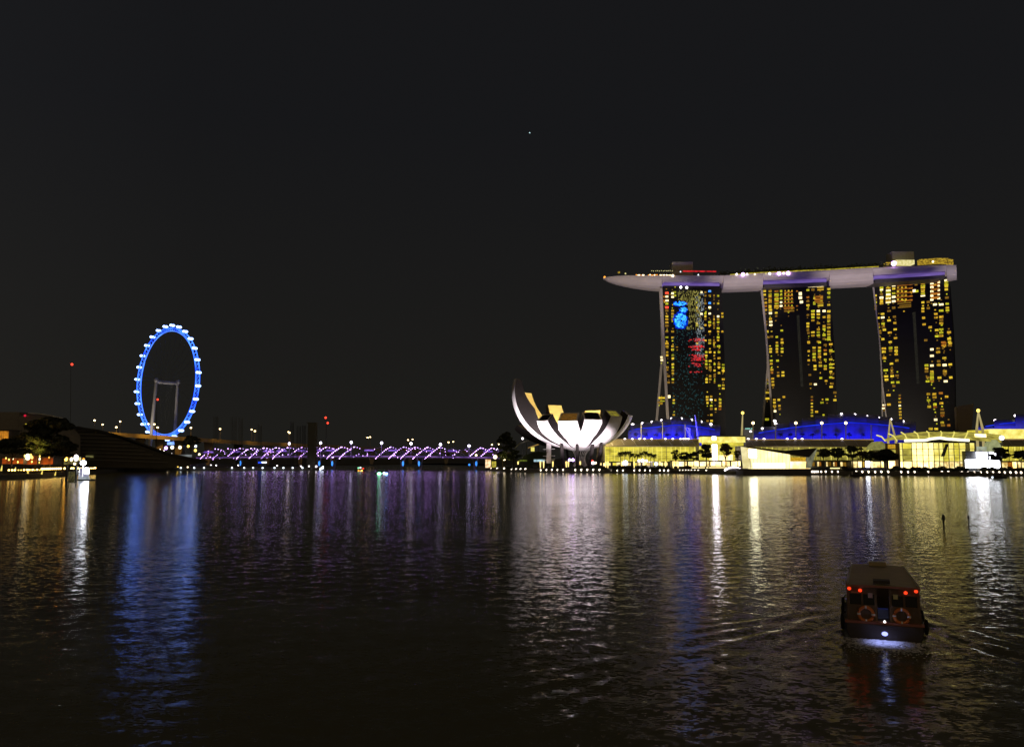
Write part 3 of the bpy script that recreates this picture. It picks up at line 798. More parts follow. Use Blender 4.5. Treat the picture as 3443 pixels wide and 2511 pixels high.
for a, b_ in recess:
    # soffit box; violet recess light put into a glowing strip; dark gap to tower top
    for nm, mt, f0, f1, dep in (('recess_glow', 'strip_violet', .52, .74, 12.5), ('soffit', 'hull_dark', .74, 1.02, 11.0)):
        q = MB(); rows = []
        n_ = 8
        for i in range(n_ + 1):
            px = a + 6 + (b_ - a - 12) * i / n_
            D = dC(px) - dep
            zt, zb = zz(ip(topk, px), dC(px) - 19), zz(ip(botk, px), dC(px) - 11)
            z0, z1 = zt + (zb - zt) * f0, zt + (zb - zt) * f1
            X = xx(px, D, 185)
            rows.append([(X, D, z0), (X, D, z1), (X, D + 2 * dep, z1), (X, D + 2 * dep, z0), (X, D, z0)])
        q.grid(rows); q.poly([rows[0][k] for k in (3, 2, 1, 0)]); q.poly(rows[-1][:4])
        q.build(nm, mt, SK)
def onrim(px, up=0.0, back=3.0):
    D = dC(px) - 19 * min(1, max(.03, ((px - 2027) / 170.0)) ** .55) + back
    z = zz(ip(topk, px), D - back)
    return (xx(px, D, z), D, z + up)
# roof blocks and what glows on the deck
for x0, x1, y0, y1, lab in ((2261, 2330, 881, 927, 'pale roof block above the left tower'), (3001, 3074, 846, 880, 'pale roof block above the right tower')):
    q = MB(); q.pbox(x0, x1, y0, y1 + 14, dC(x0) + 2, 14); q.build('roof_block', 'roof_block', SK)['label'] = lab
M['glow_amber'] = emis('glow_amber', (.55, .36, .03), 1.0, (.12, .07, .01), .6)
M['glow_pale'] = emis('glow_pale', (.62, .55, .18), 1.0, (.9, .8, .4), .5)
M['glow_red'] = emis('glow_red', (.75, .02, .03), 1.0, (.20, .01, .01), .3)
M['glow_string'] = emis('glow_string', (.62, .52, .05), 1.0, (.2, .15, .01), (.4, .4, 1))
q = MB(); q.pbox(3013, 3075, 874, 888, dC(3040) - 6, 8); q.build('restaurant_front', 'glow_pale', SK)
q = MB(); q.pbox(2980, 3013, 882, 893, dC(3000) - 7, 6); q.build('restaurant_front', 'glow_amber', SK)
q = MB()
for (x0, y0, x1, y1) in ((3092, 872, 3150, 868), (3150, 868, 3190, 868), (3190, 870, 3205, 873)):
    a_, b_ = pt(x0, y0, dC(x0) - 8), pt(x1, y1, dC(x1) - 8)
    q.hexa([(a_[0], a_[1], a_[2] - 5), (b_[0], b_[1], b_[2] - 5), (b_[0], b_[1] + 5, b_[2] - 5), (a_[0], a_[1] + 5, a_[2] - 5), a_, b_, (b_[0], b_[1] + 5, b_[2]), (a_[0], a_[1] + 5, a_[2])])
q.build('pergola', 'glow_amber', SK)
q = MB()
pts_ = [onrim(px, .8, 2) for px in (2455, 2500, 2560, 2620, 2680)]; q.tube(pts_, .55, 5); q.build('light_string', 'glow_string', SK)
q = MB(); pts_ = [onrim(px, 1.0, 2) for px in (2662, 2720, 2790, 2850, 2900, 2955)]; q.tube(pts_, .5, 5); q.build('light_string', 'glow_string', SK)
q = MB()
for x0, x1, y in ((2296, 2408, 912),):
    q.tube([pt(x0, y, dC(x0) - 8), pt(x1, y + 1, dC(x1) - 8)], .8, 6)
q.build('light_string', 'glow_red', SK)['label'] = 'red light strip'
for i in range(24):
    px = 2140 + i * 5.0; q = MB()
    if i in (6, 7, 15): continue
    q.ball(pt(px + R(-1, 1), 925 + R(-1, 1), dC(px) - 14), .62, nu=6, nv=4)
    q.build('deck_lamp', 'lamp_orange' if i < 16 and random.random() < .65 else 'lamp_warm', SK)
for i in range(12):
    px = 2192 + i * 6.2; q = MB()
    q.ball(pt(px + R(-1, 1), 911 + R(-.6, .6), dC(px) - 4), .5, nu=6, nv=4); q.build('deck_lamp', 'glow_pale', SK)
for px, y, mt, r in ((2033, 932, 'lamp_orange', 1.2), (2081, 916, 'glow_amber', 1.3), (2103, 920, 'glow_pale', .9), (2262, 927, 'lamp_warm', 1.4), (2348, 924, 'lamp_cool', .6), (2288, 914, 'lamp_cool', .6), (2289, 966, 'lamp_white', 1.4), (2309, 967, 'lamp_white', 1.4),
                     (2477, 922, 'lamp_white', 1.0), (2498, 923, 'lamp_violet', 2.0), (2512, 922, 'lamp_white', 1.0), (2538, 922, 'lamp_warm', .8), (2588, 920, 'lamp_white', 1.2), (2619, 920, 'lamp_violet', 1.9), (2635, 919, 'lamp_white', 1.1), (2650, 919, 'lamp_violet', 2.1), (3005, 886, 'lamp_violet', 2.4), (3137, 880, 'lamp_warm', 1.0), (2575, 920, 'glow_pale', .8)):
    q = MB(); D = dC(px) - 19.6 * min(1, max(.03, ((px - 2027) / 170.0)) ** .55)
    q.ball(pt(px, y, D), r, nu=8, nv=5); q.build('deck_lamp', mt, SK)
# garden trees on the deck, many small crowns that read as one dim mass
q = MB()
for i in range(1500):
    px = R(2420, 3000); D = dC(px) - R(2, 14); p = pt(px, ip(topk, px) - abs(random.gauss(0, 6)) - 1, D); s_ = R(.4, 1.0)
    a = R(0, pi); q.quad((p[0] - s_ * cos(a), p[1] - s_ * sin(a), p[2] - s_), (p[0] + s_ * cos(a), p[1] + s_ * sin(a), p[2] - s_ * .4), (p[0] + s_ * cos(a), p[1] + s_ * sin(a), p[2] + s_), (p[0] - s_ * cos(a), p[1] - s_ * sin(a), p[2] + s_ * .4))
o = q.build('roof_garden', 'leaf', SK); o['kind'] = 'stuff'
# floodlights that wash the hull and the towers' end walls
spot((xx(2130, 640), 664, 47), (xx(2130, 880, 185), 870, 185), 1250000, (1.0, .85, .74), 26, .9, 2)
spot((xx(2500, 640), 664, 47), (xx(2500, 860, 185), 850, 185), 1250000, (1.0, .85, .76), 24, .9, 2)
spot((xx(2860, 640), 664, 47), (xx(2860, 830, 185), 820, 187), 1200000, (1.0, .85, .78), 24, .9, 2)
spot((xx(3210, 640), 664, 47), (xx(3210, 800, 185), 790, 190), 700000, (1.0, .88, .90), 16, .9, 2)
for px, D in ((2080, 750), (2450, 750), (2860, 740)):
    spot((xx(px, D), D, 8), (xx(px + 150, 855, 70), 855, 75), 330000, (1.0, .86, .74), 60, .9, 2)

# ---------------------------------------------------------------- observation wheel
WD = 1000.0
wc = pt(562, 1286, WD)
WR = 67.0
al = rad(-37.5)
wh = (cos(al), sin(al), 0); wn = (sin(al), -cos(al), 0)           # in-plane level direction, axle direction
wheel = thing('observation_wheel', (wc[0], wc[1], QZ), 'giant observation wheel outlined in bright blue light', 'ferris wheel')
def wp(a, r, off=0.0):
    return (wc[0] + wh[0] * r * sin(a) + wn[0] * off, wc[1] + wh[1] * r * sin(a) + wn[1] * off, wc[2] + r * cos(a))
M['rim_blue'] = emis('rim_blue', (0.010, 0.055, 1.0), 2.6, (.05, .20, 1.0), .06)
M['rim_pale'] = emis('rim_pale', (0.10, 0.28, 1.0), 2.0, (.04, .12, .9), .08)
M['capsule_glow'] = emis('capsule_glow', (0.40, 0.58, 1.0), 4.5)
M['wheel_leg'] = pbr('wheel_leg', (.28, .27, .25), .6)
NW = 84
for off in (-2.4, 2.4):
    q = MB(); q.tube([wp(2 * pi * i / NW, WR, off) for i in range(NW)], .62, 5, closed=True); q.build('rim_ring', 'rim_blue', wheel)
q = MB(); q.tube([wp(2 * pi * i / NW, WR - 3.4, 0) for i in range(NW)], .45, 5, closed=True); q.build('rim_ring', 'rim_pale', wheel)
q = MB()
for i in range(NW):
    a, b_ = 2 * pi * i / NW, 2 * pi * (i + 1) / NW
    q.tube([wp(a, WR, -2.4), wp(b_, WR, 2.4)], .28, 4, cap=False)
    q.tube([wp(a, WR, -2.4), wp(a, WR - 3.4, 0), wp(a, WR, 2.4)], .22, 4, cap=False)
q.build('rim_lattice', 'rim_blue', wheel)
q = MB()
for i in range(56):
    a = 2 * pi * i / 56
    q.tube([wp(a, WR - 3.4, 0), wp(a + .4 * (1 if i % 2 else -1), 2.5, 8 * (1 if i % 2 else -1))], .07, 3, cap=False)
q.build('spoke_cables', 'dark_metal', wheel)
q = MB(); q.tube([(wc[0] + wn[0] * s, wc[1] + wn[1] * s, wc[2]) for s in (-13, 13)], 2.2, 10); q.build('axle', 'wheel_leg', wheel)
for s, bx in ((14, 508), (-14, 588)):
    q = MB(); p = (wc[0] + wn[0] * s, wc[1] + wn[1] * s, wc[2] + 1.5)
    b_ = pt(bx, 1462, p[1] - 4)
    k = (p[2] - QZ) / (p[2] - b_[2])
    q.tube([(p[0] + (b_[0] - p[0]) * k, p[1] + (b_[1] - p[1]) * k, QZ), p], [2.4, 1.7], 8)
    q.ball((p[0], p[1], p[2]), 3.0); q.build('support_leg', 'wheel_leg', wheel)
cm = MB()
for k in range(28):
    a = 2 * pi * (k + .5) / 28
    c = wp(a, WR + 3.4, 1.0)
    # each cabin is a glazed capsule lying along the axle, with bright ends and a frame ring round it
    q = MB()
    L_, r_ = 3.3, 1.4
    q.tube([(c[0] + wn[0] * s, c[1] + wn[1] * s, c[2]) for s in (-L_, -L_ * .8, L_ * .8, L_)], [r_ * .55, r_, r_, r_ * .55], 8)
    cab = q.build('cabin', 'capsule_glow', wheel)
    q = MB()
    for s in (-1.6, 1.6):
        q.tube([(c[0] + wn[0] * s + 2.05 * wh[0] * cos(t_), c[1] + wn[1] * s + 2.05 * wh[1] * cos(t_), c[2] + 2.05 * sin(t_)) for t_ in [2 * pi * i / 10 for i in range(10)]], .16, 4, closed=True)
    q.tube([c, wp(a, WR, 0)], .3, 4)
    q.build('mounting_ring', 'rim_pale', cab)
# terminal building at the wheel's foot, mostly behind the viaduct
tb = MB(); tb.pbox(562, 604, 1485, 1495, 905, 20, 0); tb.pbox(566, 600, 1495, 1545, 906, 18, 1)
o = solo(tb, 'wheel_terminal', [emis('terminal_glow', (.25, .45, 1.0), 1.6, (.05, .12, .8), .12), 'concrete'], (xx(583, 905), 905, QZ), 'low terminal building with a blue lit top below the observation wheel', 'building')
spot((wc[0] - 10, wc[1] - 45, 6), (wc[0], wc[1], 90), 280000, (1, .88, .75), 40, 1, 1)

# ---------------------------------------------------------------- long road viaduct behind the helix bridge
M['viaduct'] = pbr('viaduct', (.32, .26, .17), .8, vary=.2, scale=.1)
vk = [(300, 1449, 830), (375, 1453, 845), (605, 1468, 880), (800, 1481, 930), (960, 1489, 975), (1240, 1502, 1040), (1480, 1512, 1090), (1720, 1520, 1130)]
via = thing('road_viaduct', (xx(1000, 980), 980, QZ), 'long concrete road viaduct with orange lit edge behind the purple bridge', 'viaduct')
q = MB(); rows = []
for px, y, D in vk:
    x, _, z = pt(px, y, D)
    rows.append([(x, D, z - 4.2), (x, D, z), (x, D + .6, z), (x, D + .6, z - 1.2), (x, D + 24, z - 1.2), (x, D + 24, z - 3.5), (x, D, z - 4.2)])
q.grid([list(reversed(r)) for r in rows]); q.poly(rows[0][:-1]); q.build('deck', 'viaduct', via)
for px in (470, 535, 600, 700, 800, 900, 1010, 1120, 1250, 1380, 1500):
    for (a, ya, da), (b_, yb, db) in zip(vk, vk[1:]):
        if a <= px <= b_:
            k = (px - a) / (b_ - a); D = da + (db - da) * k + 9; z = zz(ya + (yb - ya) * k, D) - 4.2
            p = MB(); p.hexa([(xx(px, D, 10) - 1.6, D - 1.5, QZ), (xx(px, D, 10) + 1.6, D - 1.5, QZ), (xx(px, D, 10) + 1.6, D + 1.5, QZ), (xx(px, D, 10) - 1.6, D + 1.5, QZ),
                              (xx(px, D, 10) - 5, D - 1.5, z), (xx(px, D, 10) + 5, D - 1.5, z), (xx(px, D, 10) + 5, D + 1.5, z), (xx(px, D, 10) - 5, D + 1.5, z)])
            p.build('pier', 'viaduct', via)
# street lamps along it
def street_lamp(px, yl, D, zb, label, group, mt='lamp_street', r=.85, pole=.16, paint='viaduct'):
    p = pt(px, yl, D)
    o = thing('street_lamp', (p[0], p[1], zb), label, 'street lamp', group)
    q = MB(); q.tube([(p[0] + .3, p[1], zb), (p[0] + .2, p[1], zb + (p[2] - zb) * .9), (p[0], p[1], p[2] + .5)], [pole * 1.4, pole, pole * .7], 6); q.build('pole', paint, o)
    q = MB(); q.ball(p, r, nu=8, nv=5, sq=(1.1, 1.1, .75)); q.build('lamp_head', mt, o)
    return o
def vz(px, dd=0):
    for (a, ya, da), (b_, yb, db) in zip(vk, vk[1:]):
        if a <= px <= b_:
            k = (px - a) / (b_ - a); D = da + (db - da) * k
            return D + dd, zz(ya + (yb - ya) * k, D) - 1.2
    return 840 + dd, 36
VL = [(391, 1436, 'near'), (404, 1417, 'far'), (318, 1413, 'near'), (345, 1427, 'far'), (252, 1435, 'far'), (499, 1425, 'far'), (519, 1426, 'near'), (530, 1437, 'near'), (642, 1438, 'near'),
      (740, 1442, 'near'), (846, 1444, 'far'), (857, 1449, 'near'), (970, 1452, 'far'), (974, 1455, 'near'), (1236, 1471, 'near'), (1245, 1469, 'far'), (1372, 1479, 'near'), (1387, 1477, 'far'), (1508, 1487, 'near'), (1524, 1485, 'far'), (1654, 1495, 'near'), (1677, 1493, 'far')]
for px, y, s in VL:
    D, z = vz(max(301, px), 3 if s == 'near' else 21)
    if px < 1000: lab = 'warm street lamp on the %s kerb of the viaduct, near the observation wheel side' % s
    else: lab = 'warm street lamp on the %s kerb of the viaduct, behind the purple lit bridge' % s
    street_lamp(px, y, D, z, lab, '%s street lamps on the viaduct %s' % (s, 'near the wheel' if px < 1000 else 'behind the bridge'), r=1.0 if s == 'near' else .85)
for px in (391, 500, 560, 642, 740, 857, 974):
    D, z = vz(px, -5); p = pt(px, 1440, D)
    spot((xx(px, D, z), D - 8, z + 8), (xx(px, D, z), D + 8, z - 1), 9000 if px < 610 else 2200, (1.0, .50, .06), 130, .8, 1)  # unseen orange spots added before the deck to light its edge
# ---------------------------------------------------------------- helix footbridge
hk = [(664, 790), (780, 775), (980, 752), (1230, 732), (1450, 722), (1700, 716)]
def hD(px):
    for (a, da), (b_, db) in zip(hk, hk[1:]):
        if a <= px <= b_: return da + (db - da) * (px - a) / (b_ - a)
    return 716
HZ = 13.6
def hc(px): D = hD(px); return (xx(px, D, HZ), D, HZ + 1.4 * sin(pi * (px - 664) / 1036) - .4)
hb = thing('helix_footbridge', (hc(1180)[0], hc(1180)[1], 0), 'double helix footbridge dotted with purple lights over the bay', 'footbridge')
M['steel_violet'] = pbr('steel_violet', (.14, .14, .16), .5, metal=.0)
dens = 4
def helix(rad_, ph, dirn, npx=44.0, n=None):
    pts = []
    px = 668
    while px <= 1696:
        c = hc(px); a = dirn * 2 * pi * (px - 668) / (2 * npx) + ph
        pts.append((c[0], c[1] + rad_ * cos(a), c[2] + rad_ * sin(a) * .98)); px += npx / 12
    return pts
for ph in (0, 2 * pi / 3, 4 * pi / 3):
    q = MB(); q.tube(helix(5.3, ph, 1, 62), .17, 5); q.build('helix_tube', 'steel_violet', hb)
for ph in (0.4, pi + .4):
    q = MB(); q.tube(helix(4.4, ph, -1, 62), .13, 4); q.build('helix_tube', 'steel_violet', hb)
q = MB()
cs = [hc(664 + 1036 * i / 40) for i in range(41)]
q.grid([[(c[0], c[1] - 3, c[2] - 3.6), (c[0], c[1] + 3, c[2] - 3.6), (c[0], c[1] + 3, c[2] - 4.2), (c[0], c[1] - 3, c[2] - 4.2), (c[0], c[1] - 3, c[2] - 3.6)] for c in cs]); q.build('walkway', 'concrete', hb)
q = MB()
for c, d in zip(cs, cs[1:]): q.quad((c[0], c[1] - 3.02, c[2] - 2.5), (d[0], d[1] - 3.02, d[2] - 2.5), (d[0], d[1] - 3.02, d[2] - 3.5), (c[0], c[1] - 3.02, c[2] - 3.5))
q.build('balustrade', emis('balustrade_glow', (.07, .03, .16), 1.0, (.26, .13, .42), .12), hb)  # violet lamp light on the balustrade put into a glowing colour
M['canopy_glow'] = emis('canopy_glow', (.12, .05, .36), 1.0, (.36, .18, .85), .10)  # lamp light on the canopy glass put in as violet glow
for px in (700, 790, 900, 945, 1010, 1065, 1110, 1240, 1320, 1440, 1520, 1640):
    if random.random() < .95:
        a, b_ = hc(px - 14), hc(px + 16); q = MB()
        q.grid([[(c[0], c[1] - 2.6 + 5.2 * k / 4, c[2] + 1.6 + 1.4 * sin(pi * k / 4)) for k in range(5)] for c in (a, b_)]); q.build('canopy_panel', 'canopy_glow', hb)
# lamps strung on the tubes: bright rows climb to the right on the near half
lam = []
row0 = [692, 735, 776, 814, 856, 897, 936, 984, 1024, 1067, 1118, 1160, 1282, 1326, 1365, 1407, 1447, 1585, 1622]
for r0 in row0:
    part = random.random()
    lo, hi = (0, 10) if r0 not in (692, 735, 776, 1585, 1622, 984) else random.choice(((3, 10), (0, 5), (4, 9)))
    for i in range(lo, hi, 1):
        t_ = (i + R(-.08, .08)) / 9.0; px = r0 - 18 + 46 * t_; c = hc(min(1696, max(666, px)))
        h = max(-1, min(1, 2 * t_ - 1))        # from the bottom, round the near side, to the top
        lam.append((c[0], c[1] - 5.6 * sqrt(1 - h * h), c[2] + 5.0 * h, R(.30, .40) if random.random() < .85 else .22))
    if True:
        for i in range(3):                    # two or three lamps that go down again on the far half
            px = r0 + 31 + 8 * i; c = hc(min(1696, px)); a = pi / 2 - .35 * i
            lam.append((c[0], c[1] + 5.4 * cos(a), c[2] + 5.2 * sin(a), .36))
for _ in range(70):
    px = R(690, 1690); c = hc(px); lam.append((c[0], c[1] - R(2, 4.5), c[2] + R(-4.4, 3.8), R(.2, .34)))
random.shuffle(lam)
lm_ = MB(); lm_.ball((0, 0, 0), 1, nu=6, nv=4); lme = bpy.data.meshes.new('helix_lamp'); lme.from_pydata(lm_.v, [], lm_.f); lme.materials.append(M['lamp_violet'])
rest = MB(); ho = ORG[hb.name]
for i, (x, y, z, r) in enumerate(lam):
    if i < 100:
        o = bpy.data.objects.new('helix_lamp', lme); COL.objects.link(o); o.parent = hb; o.location = (x - ho[0], y - ho[1], z - ho[2]); o.scale = (r, r, r)
    else: rest.ball((x, y, z), r, nu=6, nv=4)
o = rest.build('more_helix_lamps', 'lamp_violet', hb); o['kind'] = 'stuff'
for px, y in ((973, 1491), (1078, 1489), (1181, 1487), (1283, 1489), (1382, 1491), (1481, 1494), (1577, 1499), (1675, 1505)):
    c = hc(px); p = pt(px, y, c[1] - 3)
    q = MB(); q.tube([(p[0], p[1], c[2] - 3.6), p], .2, 6); po = q.build('mast', 'pale_metal', hb)
    q = MB(); q.ball(p, 1.15); q.build('mast_lamp', emis('mast_lamp_glow', (.80, .72, 1.0), 8), po)
    spot((p[0], p[1] - 9, c[2] + 6), (p[0], p[1] + 4, c[2] - 3), 2200, (.40, .18, 1.0), 130, .8, 1)  # unseen violet spot added off the bridge to light deck and tubes
for px, ba in ((817, 1), (1081, 1), (1115, -1), (1361, 1), (1405, -1), (1606, 1)):
    c = hc(px); q = MB(); D = c[1]
    s = 2.5 * ba
    q.tube([(c[0] - s, D, -1), (c[0] + s * .2, D - 3, c[2] - 4.2)], .7, 6); q.tube([(c[0] - s, D, -1), (c[0] - s * 1.6, D + 3, c[2] - 4.2)], .7, 6); q.build('pier', 'concrete', hb)
    q = MB(); q.ball((c[0] - s * .5 + .2, D - 3.4, 5.2), 1, sq=(.85, .5, 2.3), nu=8, nv=6); q.build('pier_light', 'lamp_blue', hb)

# ---------------------------------------------------------------- northern shore
def tree(px, ytop, ybase, D, wpx, label, group=None, leaf='leaf', flat=.75, n=1400, name='tree', trunk=True, zb=None):
    zb = QZ if zb is None else zb
    x = xx(px, D, 10); zt = zz(ytop, D); H = zt - zb
    rw = wpx / 2 * D / F * 1.12; zc = zz(ybase, D)
    T = thing(name, (x, D, zb), label, 'tree' if name.endswith('tree') else 'shrub', group)
    if trunk:
        q = MB(); rt = max(.15, H * .022)
        q.tube([(x, D, zb), (x + .1 * rt, D, zb + (zc - zb) * .6), (x + rt, D, zb + (zc - zb) * 1.25)], [rt * 1.3, rt, rt * .7], 7)
        for k in range(5):
            a = R(0, 2 * pi); q.tube([(x, D, zb + (zc - zb) * R(.7, 1.1)), (x + rw * .35 * cos(a), D + rw * .35 * sin(a), zc + (zt - zc) * .3), (x + rw * .65 * cos(a), D + rw * .6 * sin(a), zc + (zt - zc) * .55)], [rt * .6, rt * .4, rt * .15], 5, cap=False)
        q.build('trunk', 'bark', T)
    q = MB(); cl = []
    for _ in range(22):
        a = R(0, 2 * pi); u = sqrt(R(0, 1)); h = R(0, 1)
        wr = (1 - abs(2 * h - .9) ** 2 * .55)
        cl.append((x + rw * .82 * u * cos(a) * wr, D + rw * .82 * u * sin(a) * wr, zc + (zt - zc) * (.12 + .78 * h), R(.22, .42)))
    ls = max(.30, rw * .10)
    for _ in range(int(n * 1.6)):
        c = random.choice(cl); rr = c[3] * R(.3, 1) ** .5
        a, b_ = R(0, 2 * pi), R(-1, 1); cb = sqrt(1 - b_ * b_)
        p = (c[0] + rw * rr * cb * cos(a), c[1] + rw * rr * cb * sin(a), c[2] + (zt - zc) * .42 * rr * b_ * flat)
        a1, a2 = R(0, 2 * pi), R(-.9, .9); s = ls * R(.6, 1.3)
        u_ = (s * cos(a1), s * sin(a1), s * .3 * a2); v_ = (-s * sin(a1) * a2, s * cos(a1) * a2, s * R(.5, 1))
        q.quad(tuple(p[i] - u_[i] - v_[i] * .3 for i in range(3)), tuple(p[i] + u_[i] * .3 - v_[i] for i in range(3)), tuple(p[i] + u_[i] + v_[i] * .3 for i in range(3)), tuple(p[i] - u_[i] * .3 + v_[i] for i in range(3)))
    q.build('crown', leaf, T)
    return T
tree(165, 1403, 1490, 440, 138, 'tall dark spreading tree highest on the left shore', n=1700, leaf='leaf_dark')
tree(40, 1476, 1532, 404, 118, 'wide dark tree at the far left edge by the orange lights', n=1200, leaf='leaf_dark')
tree(212, 1484, 1536, 430, 96, 'dark bushy tree behind the white ferry kiosk', n=1200, leaf='leaf_dark')
tree(118, 1462, 1532, 425, 78, 'greenish tree lit from below under the tall dark tree', n=1000)
tree(150, 1480, 1538, 422, 60, 'small greenish tree lit from below in front of orange shops', n=800)
tree(1700, 1450, 1520, 690, 62, 'dark round tree left of the lotus museum behind the bridge end', n=1100, leaf='leaf_dark')
tree(1690, 1512, 1546, 640, 40, 'low yellow green lit tree at the right end of the bridge', n=600)
tree(1726, 1508, 1548, 625, 52, 'leafy green tree beside the lotus museum gardens', n=700)
tree(640, 1462, 1500, 760, 60, 'dark tree below the right rim of the wheel', n=900, leaf='leaf_dark')
spot((xx(125, 415), 414, 13), (xx(130, 425), 426, 22), 7000, (1, .72, .12), 100, 1, .5); spot((xx(1705, 628), 622, 3.5), (xx(1700, 640), 640, 12), 5000, (1, .85, .2), 100, 1, .5); spot((xx(66, 410), 410, 12.5), (xx(66, 420), 436, 24), 5000, (1, .5, .08), 100, 1, .5)
tree(78, 1452, 1500, 432, 62, 'dark round tree between the orange lit gables and the tall tree', n=900, leaf='leaf_dark')
# dim old buildings
q = MB(); q.pbox(-60, 60, 1385, 1560, 560, 40); q.pbox(60, 100, 1398, 1560, 556, 40); 
solo(q, 'apartment_building', pbr('dim_wall', (.20, .18, .16), .8), (xx(0, 560), 560, QZ), 'dim grey building at the far left edge behind the trees', 'building')
bl = thing('theatre_hall', (xx(110, 540), 540, QZ), 'dim hall with a curved pale roof edge and one red light', 'building')
q = MB(); pts = [pt(x, y, 538) for x, y in ((82, 1560), (270, 1560), (270, 1465), (215, 1408), (150, 1396), (82, 1395))]; q.prism(list(reversed(pts)), (-22, 40, 0)); q.build('wall', pbr('hall_wall', (.15, .14, .14), .8), bl)
q = MB(); q.tube([pt(x, y, 537) for x, y in ((95, 1389), (130, 1391), (158, 1395), (215, 1407))], .35, 5); q.build('roof_edge', 'pale_metal', bl)
q = MB(); q.ball(pt(84, 1397, 536), .8); q.build('warning_lamp', emis('dim_red', (.6, .01, .04), 1), bl)
q = MB(); q.ball(pt(87, 1427, 536), .7); q.build('wall_lamp', emis('dim_yellow', (.45, .36, .03), 1), bl)
M['orange_wall'] = emis('orange_wall', (.60, .22, .015), 1.2, (.10, .04, .008), .25)
M['red_wall'] = emis('red_wall', (.40, .06, .006), 1.3, (.05, .015, .004), .3)
def shop(x0, x1, y0, y1, D, mt, label, cat='shop', name='shop_building', lights=(), group=None):
    S = thing(name, (xx((x0 + x1) / 2, D, 5), D, QZ), label, cat, group)
    q = MB(); q.pbox(x0, x1, y0, y1, D + .6, 10); q.build('wall', 'concrete', S)
    q = MB(); n_ = max(1, int((x1 - x0) / 14))
    for i in range(n_):
        a = x0 + (x1 - x0) * i / n_ + 1.2; b_ = x0 + (x1 - x0) * (i + 1) / n_ - 1.2
        w_ = MB(); w_.pbox(a, b_, y0 + 3, y1 - 1, D + .1, .4); w_.build('shop_window', mt, S)
    q = MB(); q.pbox(x0 - 2, x1 + 2, y0 - 2, y0 + 1, D - 1, 12); q.build('roof', 'dark_metal', S)
    for (lx, ly, r, lm) in lights:
        l = MB(); l.ball(pt(lx, ly, D - 1.2), r, nu=6, nv=4, sq=(1, 1, 1.4)); l.build('shop_lamp', lm, S)
    return S
shop(-40, 28, 1446, 1480, 450, 'orange_wall', 'orange lit upper floor at the left edge above the dark tree')
shop(54, 84, 1466, 1492, 452, 'orange_wall', 'small orange lit gable right of the orange upper floor')
shop(6, 78, 1538, 1560, 412, 'red_wall', 'red orange restaurant terrace below the wide dark tree', lights=((20, 1540, .35, 'lamp_yellow'), (30, 1545, .4, 'lamp_yellow'), (42, 1542, .5, 'lamp_warm'), (60, 1553, .4, 'lamp_yellow')))
shop(80, 124, 1530, 1562, 416, 'red_wall', 'restaurant with a big golden lamp on the left shore', lights=((94, 1533, 1.5, 'lamp_warm'), (108, 1538, .55, 'lamp_yellow'), (86, 1533, .8, 'lamp_yellow'), (102, 1532, .8, 'lamp_yellow'), (107, 1552, .4, 'lamp_yellow')))
shop(126, 178, 1536, 1562, 420, 'red_wall', 'dark orange restaurant front under the greenish trees', lights=((133, 1532, .5, 'lamp_yellow'), (132, 1543, .6, 'lamp_warm'), (131, 1555, .4, 'lamp_yellow'), (165, 1538, .4, 'lamp_orange')))
shop(182, 262, 1538, 1562, 440, emis('pavilion_glow', (.18, .16, .05), 1.0, (.03, .02, .01), .6), 'pale lit pavilion beneath the dark bushy tree', lights=((200, 1544, .7, 'lamp_warm'), (222, 1543, .8, 'lamp_amber'), (150, 1547, .5, 'lamp_amber'), (240, 1544, .8, 'lamp_warm'), (256, 1539, 1.3, 'lamp_white'), (268, 1543, .8, 'glow_pale'), (281, 1544, .6, 'lamp_orange')))
spot((xx(105, 404), 402, 4), (xx(105, 430), 432, 14), 2600, (1, .42, .05), 120, 1, 1)
spot((xx(20, 404), 398, 4), (xx(20, 440), 440, 20), 1500, (1, .42, .05), 120, 1, 1)
# sloping grandstand
G = thing('grandstand', (xx(420, 660), 660, QZ), 'big unlit grandstand sloping down to the water on the left', 'grandstand')
q = MB(); pts = [pt(x, y, 600) for x, y in ((238, 1572), (560, 1574), (700, 1552), (560, 1528), (420, 1480), (330, 1447), (262, 1432), (245, 1440))]
q.prism(list(reversed(pts)), (-45, 70, 0)); q.build('stand_wall', pbr('stand_wall', (.085, .08, .07), .85, vary=.3, scale=.1), G)
q = MB(); pts = [pt(x, y, 599) for x, y in ((258, 1433), (335, 1444), (430, 1470), (570, 1522), (700, 1549))]
for a, b_ in zip(pts, pts[1:]): q.hexa([(a[0], a[1] - 1, a[2] - 1.5), (b_[0], b_[1] - 1, b_[2] - 1.5), (b_[0] - 38, b_[1] + 60, b_[2] - 1.5), (a[0] - 38, a[1] + 60, a[2] - 1.5), (a[0], a[1] - 1, a[2]), (b_[0], b_[1] - 1, b_[2]), (b_[0] - 38, b_[1] + 60, b_[2]), (a[0] - 38, a[1] + 60, a[2])])
q.build('roof', 'dark_metal', G)
for k in range(9):
    q = MB(); t_ = k / 9
    a, b_ = pt(262 + 20 * t_, 1447 + 110 * t_, 598.6), pt(300 + 230 * t_ + 60, 1450 + 118 * t_, 598.6)
    q.tube([a, b_], .25, 4); q.build('seat_row', 'concrete', G)
q = MB(); q.pbox(288, 310, 1531, 1538, 598, 2); q.build('lit_box', emis('dim_olive', (.13, .12, .04), 1), G)
q = MB(); q.pbox(560, 632, 1528, 1536, 655, 8, 0); q.pbox(515, 560, 1530, 1538, 655, 8, 1); q.pbox(520, 640, 1536, 1570, 656, 8, 2)
